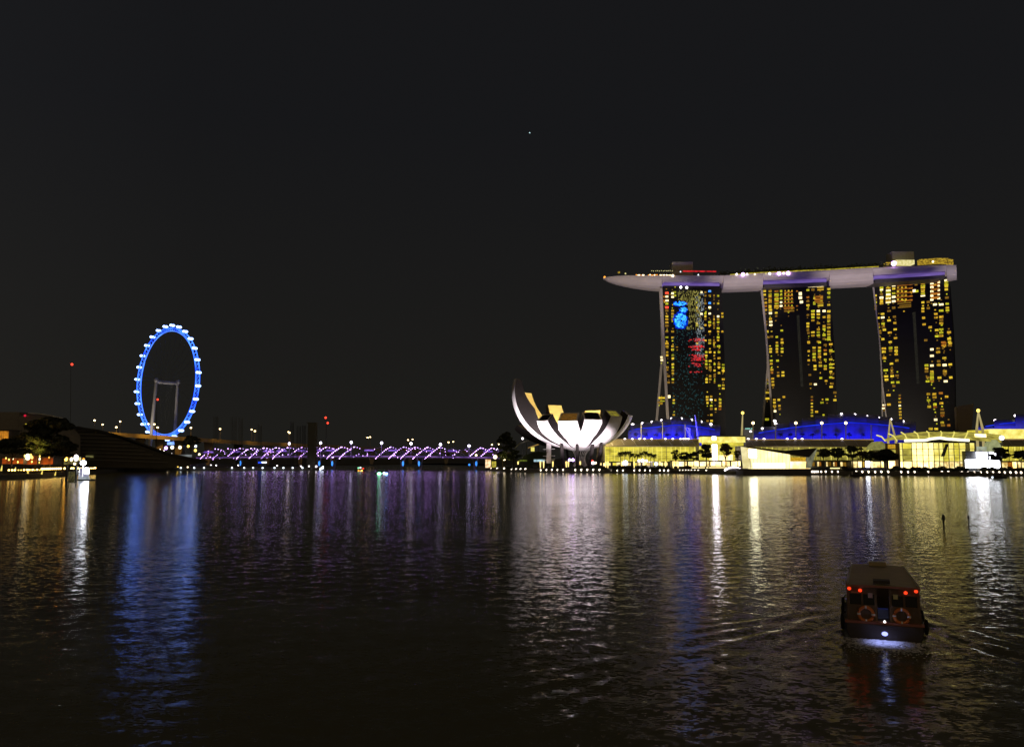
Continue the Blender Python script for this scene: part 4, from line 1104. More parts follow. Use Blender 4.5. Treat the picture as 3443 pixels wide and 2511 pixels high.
solo(q, 'event_shed', [emis('shed_white', (.20, .22, .22), 1, (.05, .05, .05), .12), emis('shed_olive', (.10, .10, .05), 1, (.03, .03, .02), .2), 'dark_metal'], (xx(580, 656), 656, QZ), 'low shed with a pale lit eave right of the grandstand', 'shed')
# masts and scaffold towers of the stage
def mast(px, y0, D, label, r=.35, lamps=(), kind='mast', group=None, tw=0):
    T = thing('mast', (xx(px, D, 10), D, QZ), label, 'mast', group)
    zt = zz(y0, D); x = xx(px, D, 10); xt = pt(px, y0, D)[0]
    q = MB()
    if tw == 0: q.tube([(x, D, QZ), (xt, D, zt)], [r, r * .6], 6)
    else:
        for sx in (-1, 1):
            for sy in (-1, 1): q.tube([(x + sx * tw, D + sy * tw, QZ), (xt + sx * tw, D + sy * tw, zt)], r, 4)
        k = QZ
        while k < zt - tw * 2:
            q.tube([(x - tw, D - tw, k), (x + tw, D - tw, k + tw * 2)], r * .6, 4, cap=False); q.tube([(x + tw, D - tw, k), (x - tw, D - tw, k + tw * 2)], r * .6, 4, cap=False); q.tube([(x - tw, D - tw, k), (x + tw, D - tw, k)], r * .6, 4, cap=False); k += tw * 2
    q.build('pole', 'dark_metal', T)
    for lx, ly, lr, lmt in lamps:
        l = MB(); p = pt(lx, ly, D - .5); l.ball(p, lr); l.build('warning_lamp', lmt, T)
        l = MB(); l.tube([(p[0], p[1] + .5, p[2]), (x + (xt - x) * (p[2] - QZ) / max(1, zt - QZ), D, p[2] - 1)], .15, 4); l.build('bracket', 'dark_metal', T)
    return T
mast(238, 1216, 700, 'tall dark mast with a red lamp on the far left', .22, ((242, 1225, 1.1, 'lamp_red'),))
mast(526, 1330, 850, 'dark mast with a red lamp inside the wheel outline', .4, ((530, 1343, 1.1, 'lamp_red'),))
mast(1097, 1394, 700, 'slim dark mast topped by two red lamps', .3, ((1095, 1404, 1.0, 'lamp_red'), (1102, 1422, .95, 'lamp_red')))
for px, y, t_ in ((726, 1400, 1.3), (786, 1402, 1.6), (810, 1405, 1.2), (874, 1425, 1.2), (982, 1418, 1.0), (1005, 1432, 1.3), (1022, 1430, 1.0)):
    mast(px, y, 672, 'unlit scaffold mast standing before the purple bridge', .14, (), group='unlit scaffold masts before the bridge', tw=t_)
q = MB(); q.pbox(1034, 1060, 1420, 1575, 664, 6)
for k in range(8): q.pbox(1031, 1063, 1420 + k * 19, 1422 + k * 19, 663.5, 7)
solo(q, 'stage_tower', pbr('stage_black', (.075, .075, .072), .9), (xx(1047, 664), 664, QZ), 'black square stage tower in front of the purple bridge', 'stage tower')
# lamps at the water's edge on the northern side
def quay_lamp(px, y, D, label, group, mt='lamp_quay', r=.62, zb=QZ, stretch=1.0):
    p = pt(px, y, D)
    q = MB(); q.tube([(p[0], D, zb), (p[0], D, p[2])], .12, 5); q.ball(p, r, 1, nu=8, nv=5, sq=(1, 1, stretch))
    return solo(q, 'quay_lamp', ['dark_metal', mt], (p[0], D, zb), label, 'lamp', group)
for px in (608, 653, 686, 780, 821, 851, 883, 923, 953, 984, 1017, 1047):
    quay_lamp(px, 1572.5, 645 + (px - 600) * .05, 'cool white lamp at the water edge below the purple bridge', 'cool lamps at the water edge below the bridge', 'lamp_cool', .68)
for i, (px, y, mt, r) in enumerate(((431, 1559, 'lamp_yellow', .7), (452, 1559, 'lamp_yellow', .7), (469, 1557, 'lamp_cool', .6), (487, 1557, 'lamp_yellow', .6), (524, 1562, 'lamp_warm', .75), (532, 1556, 'lamp_yellow', .6), (544, 1555, 'lamp_yellow', .6), (564, 1565, 'lamp_warm', .5), (586, 1553, 'lamp_warm', .7), (596, 1560, 'lamp_yellow', .6), (598, 1568, 'lamp_yellow', .6), (631, 1570, 'lamp_warm', .6), (646, 1551, 'lamp_cool', .7))):
    quay_lamp(px, y, 652, 'small %s lamp at the foot of the grandstand and sheds' % {'lamp_yellow': 'yellow', 'lamp_cool': 'bluish', 'lamp_warm': 'cream'}[mt], '%s lamps below the grandstand' % {'lamp_yellow': 'yellow', 'lamp_cool': 'bluish', 'lamp_warm': 'cream'}[mt], mt, r)
for px, y, r in ((709, 1563, .45), (727, 1564, .55), (801, 1564, .5), (932, 1565, .55), (1012, 1567, .55), (1039, 1567, .55), (1063, 1568, .8), (538, 1512, .7), (551, 1516, .6), (577, 1525, .5)):
    quay_lamp(px, y, 660 if y > 1540 else 700, 'faint white lamp behind the row of waterside lamps', 'faint white lamps behind the waterside row', 'lamp_white', r)
for px, y, mt, r, lab in ((558, 1506, 'lamp_violet', 1.6, 'violet white lamp below the viaduct'), (579, 1504, 'lamp_warm', 1.6, 'cream lamp under the blue lit terminal'), (605, 1504, 'lamp_warm', 1.5, 'cream lamp right of the terminal below the wheel'), (658, 1500, 'lamp_cool', 1.1, 'bluish lamp on the dark bank right of the wheel'), (633, 1500, 'lamp_yellow', 1.2, 'yellow garden lamp on the dark bank'), (657, 1514, 'lamp_yellow', 1.3, 'wide yellow garden lamp at the bridge end'), (670, 1527, 'lamp_warm', 1.0, 'cream lamp where the purple bridge begins')):
    quay_lamp(px, y, 740, lab, None, mt, r)
q = MB()
a, b_ = pt(1075, 1577, 655), pt(1087, 1566, 655)
q.hexa([(a[0], 655, a[2] - .8), (b_[0], 655, b_[2] - 2.2), (b_[0], 656, b_[2] - 2.2), (a[0], 656, a[2] - .8), (a[0], 655, a[2] + .8), (b_[0], 655, b_[2]), (b_[0], 656, b_[2]), (a[0], 656, a[2] + .8)], 1)
q.tube([(b_[0] - .5, 655.6, QZ - .5), (b_[0] - .5, 655.6, b_[2])], .3, 5)
solo(q, 'light_panel', ['dark_metal', 'lamp_cool'], (b_[0], 655, QZ), 'slanted white light panel at the end of the stage platform', 'light panel')
# blue lit boat stage sign
q = MB(); q.pbox(868, 880, 1552, 1557, 665, 2, 0); q.pbox(880, 894, 1552, 1556, 665, 2, 1); q.pbox(868, 894, 1557, 1575, 666, 2, 2)
solo(q, 'stage_screen', [emis('screen_blue', (.02, .08, 1), 1.5), 'lamp_cool', 'dark_metal'], (xx(880, 665), 665, QZ), 'small blue and white lit screen below the bridge', 'screen')
# left promontory lamps
wallp = [(0, 384), (60, 392), (160, 425), (228, 462), (330, 520)]
def wallD(px):
    for (a, da), (b_, db) in zip(wallp, wallp[1:]):
        if a <= px <= b_: return da + (db - da) * (px - a) / (b_ - a)
    return 384
for i, px in enumerate((30, 41, 50, 81, 91, 98, 110, 125) + tuple(range(141, 226, 7)) + (240, 247, 264, 273, 281, 289, 302, 308, 314, 320)):
    quay_lamp(px, 1581 - px * .02 if px < 141 else 1576 - (px - 141) * .02, wallD(px) + .3, 'small round lamp in the row on the left quay wall', 'round lamps on the left quay wall', 'lamp_gold', r=.42 if px < 136 else .52)
for i, px in enumerate((62, 71, 104, 117, 134)):
    quay_lamp(px, 1580, wallD(px) + .4, 'tiny yellow lamp between the round lamps of the left quay', 'tiny yellow lamps on the left quay', 'lamp_yellow', .33)
for i, (px, y0, y1) in enumerate(((5, 1564, 1583), (51, 1570, 1584), (94, 1580, 1591), (141, 1580, 1594), (186, 1585, 1598))):
    D = wallD(px) - .5 if px > 80 else wallD(px) + 2
    q = MB(); a, b_ = pt(px + 2, y0, D), pt(px - 1, y1, D)
    q.tube([b_, a], [.42, .14], 6); zb = 0.2 if px > 80 else QZ
    q.tube([(b_[0], D, zb - .4), b_], .12, 5, 1)
    solo(q, 'wall_light', [emis('cone_glow', (1, .78, .18), 1.2, (.6, .42, .05), .5, nee=True) if i == 0 else M['cone_glow'], 'dark_metal'] if i == 0 else [M['cone_glow'], M['dark_metal']], (b_[0], D, zb), 'slanting yellow wall light on the left quay', 'lamp', 'slanting yellow wall lights on the left quay')
    if i == 0: M['cone_glow'] = bpy.data.materials['cone_glow']
# ferry jetty with its bright kiosk
JD = 372
K = thing('ferry_kiosk', (xx(277, JD, 2), JD, 0), 'bright white ferry kiosk on a floating pontoon', 'kiosk')
q = MB(); q.pbox(262, 302, 1611, 1618, JD, 5); q.build('pontoon', 'dark_metal', K)
q = MB(); q.pbox(264, 300, 1570, 1572.5, JD, 4.5); q.build('roof', 'white_paint', K)
for px in (264.5, 299.5, 277): 
    q = MB(); q.pbox(px - .7, px + .7, 1572, 1611, JD + .2, .3); q.build('post', 'white_paint', K)
q = MB(); q.pbox(265, 299, 1573, 1611, JD + 3.5, .5); q.build('back_wall', emis('kiosk_wall', (.42, .42, .55), 1.0, (.16, .17, .26), .8), K)
q = MB(); q.pbox(284, 297, 1573, 1592, JD + 1, .6); q.build('lit_panel', emis('kiosk_panel', (.9, .92, 1), 45), K)
q = MB(); q.pbox(263, 301, 1603, 1611, JD + .1, .25); q.build('railing', emis('rail_glow', (.42, .48, .52), 1.0, (.12, .14, .16), 2), K)
q = MB(); p = pt(280, 1556, JD + 1); q.ball(p, 1.25, sq=(1.1, 1, .9)); q.tube([(p[0], p[1], zz(1571, JD)), p], .12, 5); q.build('roof_lamp', emis('kiosk_lamp', (.85, .9, 1.0), 16), K)
q = MB(); q.pbox(230, 252, 1585, 1610, JD + 4, .3); q.pbox(228, 262, 1610, 1616, JD + 2, 4)
solo(q, 'gangway', emis('gangway_dim', (.10, .085, .03), 1.0, (.02, .02, .01), 1.2), (xx(240, JD + 3), JD + 3, 0), 'dim olive gangway landing left of the white kiosk', 'gangway')
for px in (225, 257):
    q = MB(); a, b_ = pt(px, 1566, JD + 1), pt(px, 1624, JD + 1); q.tube([(a[0], JD + 1, -.5), a], .5, 8)
    solo(q, 'mooring_pile', 'dark_metal', (a[0], JD + 1, -.4), 'dark mooring pile %s the gangway landing' % ('left of' if px < 240 else 'between the white kiosk and'), 'pile')
quay_lamp(251, 1559, JD + 8, 'pale lamp on a post left of the white kiosk', None, 'lamp_warm', .6)

# ---------------------------------------------------------------- long mall with lit glass, seen in several blocks
M['mall_glow'] = emis('mall_glow', (.62, .53, .055), 1.7, (.28, .23, .025), (.14, .2, .35), detail=4)
M['mall_bright'] = emis('mall_bright', (.95, .84, .25), 1.3, (.64, .52, .08), .25, detail=3)
M['mall_olive'] = emis('mall_olive', (.36, .31, .05), 1.5, (.12, .10, .02), (.2, .2, .5), detail=4)
M['shop_white'] = emis('shop_white', (1.0, .82, .42), 2.8, (.9, .56, .16), .25)
M['shop_cream'] = emis('shop_cream', (1.0, .80, .36), 1.5, (.40, .26, .06), .35)
M['shop_cool'] = emis('shop_cool', (.88, .90, 1.0), 9)
M['fin_yellow'] = emis('fin_yellow', (.80, .70, .15), 1.1)
def block(label, x0, x1, y0, y1, D, glow, bays, roof=None, roofmat='roof_canopy', fins=True, floors=(.36, .66), slope=8, cat='shopping mall'):
    B = thing('mall_building', (xx((x0 + x1) / 2, D, 10), D, QZ), label, cat)
    q = MB(); q.pbox(x0, x1, y0 - 2, 1572, D + 1.2, 45); q.build('wall', 'concrete', B)
    for i in range(bays):
        a, b_ = x0 + (x1 - x0) * i / bays, x0 + (x1 - x0) * (i + 1) / bays
        w_ = MB(); w_.pbox(a + .25, b_ - .25, y0, y1, D + .5, .5); g_ = w_.build('glazing', glow, B)
        if fins:
            f_ = MB()
            f_.pbox(a - .8, a + .8, y0, y1, D - .3, .6, 1 if random.random() < .6 else 0)
            for k in range(1, 4): f_.pbox(a + (b_ - a) * k / 4 - .22, a + (b_ - a) * k / 4 + .22, y0, y1, D + .2, .25)
            for fl in floors: f_.pbox(a, b_, y0 + (y1 - y0) * fl - .5, y0 + (y1 - y0) * fl + .5, D + .1, .3)
            f_.build('mullions', ['roof_canopy', 'fin_yellow'], g_)
    if roof:
        r0, r1 = roof; q = MB()
        D2 = D + slope
        za, zb_ = zz(r1, D - 3), zz(r0, D2)
        X = [xx(x0, D - 3, za), xx(x1, D - 3, za), xx(x1, D2, zb_), xx(x0, D2, zb_)]
        q.hexa([(X[0], D - 3, za - .6), (X[1], D - 3, za - .6), (X[2], D2, za - .6), (X[3], D2, za - .6), (X[0], D - 3, za), (X[1], D - 3, za), (X[2], D2, zb_), (X[3], D2, zb_)])
        ro = q.build('canopy_roof', roofmat, B)
        n_ = int((x1 - x0) / 38)
        for i in range(n_):
            q = MB(); t_ = (i + .5) / n_; q.tube([(X[0] + (X[1] - X[0]) * t_ + 1.5, D - 3.2, za + .1), (X[3] + (X[2] - X[3]) * t_ - 1.5, D2 - .2, zb_ + .1)], .14, 4); q.build('roof_rib', 'pale_metal', ro)
        q = MB(); q.tube([(X[3], D2, zb_ + .3), (X[2], D2, zb_ + .3)], .35, 5); q.build('ridge', emis('ridge_glow', (.22, .13, .05), 1.0, (.36, .22, .10), .08), ro)
    return B
A = block('long yellow lit glass mall front behind the palms, right of the lotus museum', 2035, 2352, 1500, 1551, 600, 'mall_glow', 20, roof=(1478, 1499))
Bk = block('tall yellow entrance block of the mall, topped by a bright band', 2352, 2494, 1500, 1551, 588, 'mall_glow', 8)
q = MB(); q.pbox(2364, 2506, 1468, 1487, 584, 14); q.build('upper_band', 'mall_bright', Bk)
q = MB(); q.pbox(2374, 2500, 1487, 1500, 587, 14); q.build('lower_band', 'mall_glow', Bk)
q = MB(); q.pbox(2358, 2508, 1464, 1467.5, 583, 18); q.build('roof', 'dark_metal', Bk)
q = MB(); q.pbox(2396, 2411, 1494, 1548, 585.5, .6); q.build('light_column', emis('column_hot', (.95, .86, 1.0), 16), Bk)
q = MB(); q.pbox(2394, 2408, 1466, 1478, 583.5, .4); q.build('light_column', 'shop_cool', Bk)
for (a, b_, y0, y1) in ((2416, 2446, 1530, 1549), (2448, 2464, 1528, 1547), (2386, 2395, 1535, 1549)):
    q = MB(); q.pbox(a, b_, y0, y1, 586.5, .4); q.build('bright_window', 'shop_white', Bk)
Cc = block('mall front with dark sloping canopy right of the crystal pavilion', 2508, 2938, 1500, 1546, 560, 'mall_olive', 24, roof=(1479, 1500), slope=10)
spot((xx(2200, 560), 572, 6), (xx(2200, 600), 604, 30), 22000, (1, .85, .65), 140, 1, 2); spot((xx(2700, 530), 530, 6), (xx(2700, 565), 566, 28), 22000, (1, .85, .45), 140, 1, 2)
for i, (px, D) in enumerate([(x, 609) for x in (2101, 2126, 2150, 2167, 2191, 2237, 2262, 2288, 2298, 2306, 2314)] + [(x, 571) for x in (2516, 2543, 2569, 2647, 2673, 2697, 2831)]):
    q = MB(); p = pt(px, 1475.5, D - .8); q.ball(p, .72, sq=(1.35, 1, .8)); q.build('eave_lamp', 'lamp_white', A if px < 2400 else Cc)
# lit rows of shops at promenade level
def shops(label, x0, x1, y0, y1, D, seq, name='shop_row'):
    S = thing(name, (xx((x0 + x1) / 2, D, 5), D, QZ), label, 'shop row')
    q = MB(); q.pbox(x0, x1, y0 - 2, 1574, D + .8, 8); q.build('wall', 'dark_metal', S)
    x = x0 + 1; k = 0
    while x < x1 - 3:
        wpx, mt = seq[k % len(seq)]; wpx *= R(.75, 1.25); k += 1
        if mt:
            w_ = MB(); w_.pbox(x + .5, min(x1, x + wpx) - .5, y0 + R(0, 2), y1 - R(0, 2), D + .2, .5); w_.build('shop_window', mt, S)
        x += wpx
    q = MB(); q.pbox(x0 - 1, x1 + 1, y0 - 3.2, y0 - 1.2, D - 3, 12); q.build('awning', 'dark_metal', S)
    return S
shops('row of small bright shops behind the palm trees', 2010, 2258, 1554, 1566, 582, ((11, 'shop_cream'), (6, None), (9, 'shop_white'), (5, 'mall_olive'), (14, 'shop_cream'), (8, None), (12, 'mall_glow')))
shops('row of brilliant white shops below the mall entrance', 2260, 2490, 1550, 1568, 568, ((18, 'shop_white'), (4, None), (16, 'shop_white'), (10, 'shop_cream'), (5, None), (20, 'shop_white')))
shops('row of dim shops behind trees right of the crystal pavilion', 2730, 2862, 1552, 1568, 535, ((10, 'win_dim'), (9, None), (5, 'shop_cream'), (8, 'win_orange'), (14, None), (6, 'shop_cream')))
shops('row of golden shops left of the glass arrival hall', 2864, 2988, 1550, 1572, 525, ((24, 'shop_cream'), (3, None), (18, 'shop_white'), (8, 'win_amber'), (4, None), (12, 'shop_cool'), (9, 'shop_white')))
for x0, x1, y in ((2325, 2345, 1572), (2348, 2370, 1572), (2375, 2382, 1572), (2385, 2445, 1572), (2792, 2834, 1574)):
    q = MB(); D = shoreD((x0 + x1) / 2) + 12; q.pbox(x0, x1, y - 2, y + 1.5, D, .5, 0); q.pbox(x0, x1, y + 1.5, 1580, D + .1, .4, 1)
    solo(q, 'step_light', [M.get('step_glow') or emis('step_glow', (1, .82, .35), 1.5), 'quay_stone'], (xx((x0 + x1) / 2, D), D, QZ), 'long low light strip on the promenade steps %s' % ('by the dim shops' if x0 > 2700 else 'before the brilliant shops'), 'step light', 'step lights %s' % ('by the dim shops' if x0 > 2700 else 'before the brilliant shops'))
    M['step_glow'] = bpy.data.materials['step_glow']
for px, y, r, mt in ((2102, 1556, 1.9, 'lamp_cool'), (2148, 1549, 1.0, 'lamp_white'), (2160, 1548, 1.3, 'lamp_white'), (2172, 1549, 1.0, 'lamp_white'), (2206, 1559, 1.3, 'lamp_cool'), (1915, 1546, 1.0, 'lamp_violet'), (1926, 1546, 1.0, 'lamp_violet'), (1994, 1556, 1.1, 'lamp_white'), (2003, 1556, .7, 'lamp_warm'), (1992, 1549, .7, 'lamp_red')):
    lab = {'lamp_cool': 'large bluish white floodlight among the palm trees', 'lamp_white': 'white floodlight near the shops right of the lotus museum', 'lamp_violet': 'violet floodlight under the lotus museum bowl', 'lamp_warm': 'small cream light between the museum columns', 'lamp_red': 'small red light between the museum columns'}[mt]
    quay_lamp(px, y, 566, lab, 'floodlights: ' + lab if mt in ('lamp_cool', 'lamp_white', 'lamp_violet') else None, mt, r)
# garden pavilion roofs left of the museum
M['garden_roof'] = pbr('garden_roof', (.22, .22, .19), .7)
q = MB(); 
pts = [pt(x, y, 640) for x, y in ((1742, 1572), (1850, 1572), (1850, 1520), (1800, 1518), (1765, 1530), (1745, 1550))]; q.prism(list(reversed(pts)), (0, 14, 0))
solo(q, 'garden_mound', 'leaf', (xx(1790, 640), 640, QZ), 'grassy dark green mound left of the museum stair', 'mound')
PV = thing('garden_pavilion', (xx(1785, 650), 650, QZ), 'low curved dark pavilion roof behind the left of the museum', 'pavilion')
q = MB()
rows = [[pt(x, y, 648 + dz) for x, y in ((1730, 1505), (1748, 1488), (1775, 1479), (1815, 1476), (1850, 1482))] for dz in (0, 22)]
q.grid([list(reversed(r)) for r in rows]); q.grid([[pt(x, y, 648) for x, y in ((1730, 1505), (1748, 1488), (1775, 1479), (1815, 1476), (1850, 1482))], [pt(x, y, 648) for x, y in ((1730, 1508), (1748, 1492), (1775, 1484), (1815, 1482), (1850, 1488))]])
q.build('roof', 'garden_roof', PV)
q = MB(); q.prism([pt(x, y, 646) for x, y in ((1775, 1507), (1776, 1504), (1820, 1488), (1820, 1492))], (0, 3, 0)); q.build('lit_beam', emis('beam_glow', (.34, .20, .05), 1.0), PV)
q = MB(); q.pbox(1785, 1797, 1503, 1517, 650, 1); q.build('window', 'fin_yellow', PV)
for px in (1735, 1770, 1810, 1845):
    q = MB(); p = pt(px, 1490, 655); q.tube([(p[0], 655, QZ), p], .3, 6); q.build('post', 'dark_metal', PV)
quay_lamp(1757, 1474, 646, 'white lamp above the curved pavilion roof', None, 'lamp_white', .9)
for x0, x1, y0, y1, mt, lab in ((1795, 1832, 1544, 1552, emis('pool_glow', (.42, .62, .68), 1.2, (.1, .16, .18), .3), 'pale bluish lit counter left of the museum stair'), (1746, 1772, 1546, 1551, emis('moss_glow', (.20, .26, .03), 1.0, (.05, .07, .01), .5), 'moss green lit hedge strip left of the museum'), (1632, 1650, 1544, 1572, emis('booth_glow', (.95, .72, .45), 1.6, (.4, .22, .08), .4), 'glowing booth at the right end of the purple bridge'), (1653, 1668, 1550, 1571, emis('booth_yellow', (.55, .48, .06), 1.0, (.2, .16, .02), .4), 'yellow lit stall beside the glowing booth')):
    q = MB(); D = 628; q.pbox(x0, x1, y0, y1, D, 1.5); q.pbox(x0 - 1, x1 + 1, y0 - 2, y0 - .4, D - .6, 4, 1); q.pbox(x0, x1, y1, 1578, D + .2, 1.5, 1)
    solo(q, 'kiosk', [mt, 'dark_metal'], (xx(x0, D), D, QZ), lab, 'kiosk')
for px, y, r, mt, lab in ((1665, 1536, 1.6, 'lamp_warm', 'broad cream lamp above the bridge landing'), (1695, 1542, 1.4, 'lamp_warm', 'cream lamp under the yellow green tree'), (1578, 1562, .9, 'lamp_blue', 'blue lamp under the right end of the purple bridge'), (1601, 1530, .9, 'lamp_warm', 'cream lamp on the bridge landing'), (1683, 1534, .7, 'lamp_warm', 'small cream lamp beside the yellow green tree')):
    quay_lamp(px, y, 665 if px > 1600 else 690, lab, None, mt, r, zb=QZ if px > 1600 else -.5)
# ---------------------------------------------------------------- blue vaulted roofs
def vault(label, steps, ybase, D, dep, rib, spots, endx=None):
    V = thing('vaulted_theatre', (xx((steps[0][0] + steps[-1][1]) / 2, D, 20), D, QZ), label, 'theatre')
    zb = zz(ybase, D)
    for (x0, x1, yt) in steps:
        q = MB(); zt = zz(yt, D + dep * .45); H = zt - zb
        rows = []
        for x in (x0, x1):
            r = []
            for k in range(11):
                a = pi * .5 * k / 10
                dy = dep * .45 * (1 - cos(a)); h = H * sin(a)
                r.append((xx(x, D + dy, zb + h), D + dy, zb + h))
            r += [(xx(x, D + dep, zt - H * .2), D + dep, zt - H * .2), (xx(x, D + dep, QZ), D + dep, QZ), (xx(x, D, QZ), D, QZ), r[0]]
            rows.append(r)
        q.grid(rows); q.poly(list(reversed(rows[0][:-1]))); q.poly(rows[1][:-1])
        q.build('roof_shell', 'shell_panel', V)
        # seams and raking braces on the shell
        q = MB()
        for t_ in (0, .5, 1):
            pts_ = [(rows[0][k][0] + (rows[1][k][0] - rows[0][k][0]) * t_, rows[0][k][1] - .12, rows[0][k][2] + .05) for k in range(11)]
            q.tube(pts_, .12, 4, cap=False)
        for s in (0, 1):
            q.tube([(rows[s][5][0], rows[s][5][1] - .3, rows[s][5][2]), ((rows[0][9][0] + rows[1][9][0]) / 2, rows[0][9][1] - .3, rows[0][9][2])], .12, 4, cap=False)
        q.build('seams', 'shell_panel', V)
    # bright blue rail part-way up
    q = MB(); pts_ = []
    for (x0, x1, yt) in steps:
        x = (x0 + x1) / 2; zt = zz(yt, D + dep * .45); a = pi * .5 * .42
        h = (zt - zb) * rib; yy = D + dep * .45 * (1 - cos(math.asin(min(1, rib)))) - .5
        pts_.append((xx(x, yy, zb + h), yy, zb + h))
    q.tube(pts_, .38, 5); q.build('light_rail', emis('rail_blue', (.006, .012, .62), 1.0, (.02, .06, 1.0), .05), V)
    for (px, y, r) in spots:
        q = MB(); q.ball(pt(px, y, D + dep * .3), r * .68, sq=(1.3, 1, 1)); q.build('ridge_lamp', 'lamp_white', V)
    return V
st1 = [(2112, 2121, 1437), (2121, 2160, 1425), (2160, 2192, 1419), (2192, 2225, 1414), (2225, 2257, 1409), (2257, 2291, 1402), (2291, 2325, 1406), (2325, 2357, 1411), (2357, 2386, 1418), (2386, 2421, 1428)]
vault('left blue lit vaulted roof between museum and towers', st1, 1475, 642, 50, .62, [(2127, 1428, 1.7), (2160, 1423, 1.3), (2192, 1418, 1.1), (2224, 1412, 1.0), (2257, 1406, .9), (2292, 1406, .9), (2325, 1411, 1.2), (2357, 1417, 1.2), (2390, 1426, 1.4)])
st2 = [(2532, 2570, 1444), (2570, 2608, 1434), (2608, 2655, 1423), (2655, 2697, 1413), (2697, 2742, 1405), (2742, 2785, 1398), (2785, 2835, 1392), (2835, 2874, 1387), (2874, 2914, 1390), (2914, 2954, 1395), (2954, 2995, 1401), (2995, 3036, 1408), (3036, 3078, 1418)]
vault('wide blue lit vaulted roof in front of the right hand towers', st2, 1476, 625, 56, .60, [(2524, 1450, 1.1), (2563, 1440, 1.1), (2605, 1415, 1.4), (2608, 1424, 1.4), (2829, 1391, 1.1), (2874, 1393, 1.2), (2914, 1398, 1.2), (2954, 1404, 1.2), (2995, 1409, 1.3), (3036, 1416, 1.3)])
st3 = [(3284, 3343, 1430), (3343, 3414, 1410), (3414, 3560, 1392)]
vault('blue lit vaulted roof cut off by the right edge', st3, 1440, 585, 50, .5, [(3346, 1413, 1.3), (3414, 1397, 1.3)])
for px, D, D0, p, w_ in ((2180, 618, 642, 30000, 2180), (2270, 616, 642, 36000, 2270), (2360, 618, 642, 24000, 2360), (2590, 598, 625, 17000, 2600), (2700, 598, 625, 26000, 2700), (2810, 598, 625, 30000, 2815), (2910, 598, 625, 30000, 2915), (3010, 598, 625, 24000, 3010), (3360, 560, 585, 22000, 3360), (3440, 560, 585, 26000, 3440)):
    spot((xx(px, D, 20), D, 23 if px < 3100 else 30), (xx(w_, D0 + 10, 34), D0 + 10, 38), p * 2.2, (.010, .012, 1.0), 120, .9, 1.5)
# roof terrace posts and little lamps in front of the vaults
for px, y0, y1, D, mt in ((2156, 1424, 1475, 612, None), (2228, 1420, 1475, 612, None), (2304, 1425, 1475, 612, None), (2676, 1422, 1476, 592, 'lamp_yellow'), (2763, 1422, 1476, 592, 'lamp_yellow'), (2844, 1422, 1476, 592, 'lamp_yellow'), (2532, 1422, 1476, 592, 'lamp_yellow'), (2608, 1424, 1476, 592, None), (2929, 1428, 1476, 592, None)):
    a, b_ = pt(px, y0, D), pt(px, y1, D)
    T = thing('roof_post', (b_[0], D, b_[2] - .3), ('pale post with a yellow lamp on the terrace before the wide blue roof' if mt else 'pale bare post on the terrace before the %s blue roof' % ('left' if px < 2400 else 'wide')), 'post', ('lamp posts' if mt else 'bare posts') + ' before the %s blue roof' % ('left' if px < 2400 else 'wide'))
    q = MB(); q.tube([(b_[0], D, b_[2] - .3), a], .42, 6); q.build('pole', 'pale_metal', T)
    if mt:
        q = MB(); q.ball(a, 1.0); q.build('lamp_head', 'lamp_street', T)
for px in (2140, 2172, 2210, 2245, 2278, 2625, 2660, 2700, 2735, 2775, 2815, 2860, 2905):
    D = 632 if px < 2400 else 614
    tree(px, 1452 + R(0, 6), 1466, D, 20, 'small dark shrub on the terrace before the %s blue roof' % ('left' if px < 2400 else 'wide'), 'terrace shrubs before the %s blue roof' % ('left' if px < 2400 else 'wide'), 'leaf_dark', n=120, name='shrub', zb=zz(1477, D))
# tall spire masts and A-frames
def spire(label, legs, top, D, lampmt=None, glow=False):
    T = thing('spire_mast', (xx(legs[0][0], D, 20), D, QZ), label, 'mast')
    for (bx, by) in legs:
        q = MB(); a, b_ = pt(*top, D), pt(bx, by, D); q.tube([(b_[0], D, QZ), b_, a], [.9, .85, .4], 7); q.build('leg', 'mast_glow' if glow else 'pale_metal', T)
    if lampmt:
        q = MB(); q.ball(pt(top[0], top[1] - 1, D - .5), 1.15); q.build('top_lamp', lampmt, T)
M['mast_glow'] = emis('mast_glow', (.30, .24, .09), 1.0, (.55, .45, .2), (.02, .02, .06))  # uplight falling on the masts put into a glowing colour
spire('single pale mast with a yellow tip between two towers', [(2494, 1465)], (2497, 1389), 600, 'lamp_yellow', True)
spire('A shaped pale mast at the right end of the wide blue roof', [(2986, 1480), (3012, 1478)], (2993, 1408), 600, None, True)
spire('A shaped mast with a yellow tip near the right edge', [(3284, 1445), (3304, 1442)], (3289, 1381), 560, 'lamp_yellow', True)
spire('bare leaning mast crossing the left blue roof', [(2347, 1474)], (2337, 1395), 632)
spire('V shaped stay mast on the left blue roof', [(2325, 1472), (2318, 1440)], (2303, 1435), 634)
q = MB()
for i, px in enumerate((2508, 2513, 2516, 2520, 2527)): q.ball(pt(px, 1441, 800), .8, 0)
q.pbox(2503, 2532, 1440, 1560, 801, 10, 1)
solo(q, 'distant_block', [emis('far_teal', (.25, .55, .45), 1.0), 'dark_metal'], (xx(2517, 801), 801, QZ), 'distant dark block with a row of pale green lights between towers', 'building')
q = MB(); pts = [pt(x, y, 780) for x, y in ((3224, 1470), (3266, 1470), (3274, 1357), (3218, 1366))]; q.prism(pts, (8, 20, 0))
solo(q, 'office_tower', pbr('far_tower', (.19, .15, .11), .7, vary=.2), (xx(3248, 780), 780, QZ), 'dim brown tower far right beside the right hotel tower', 'tower')
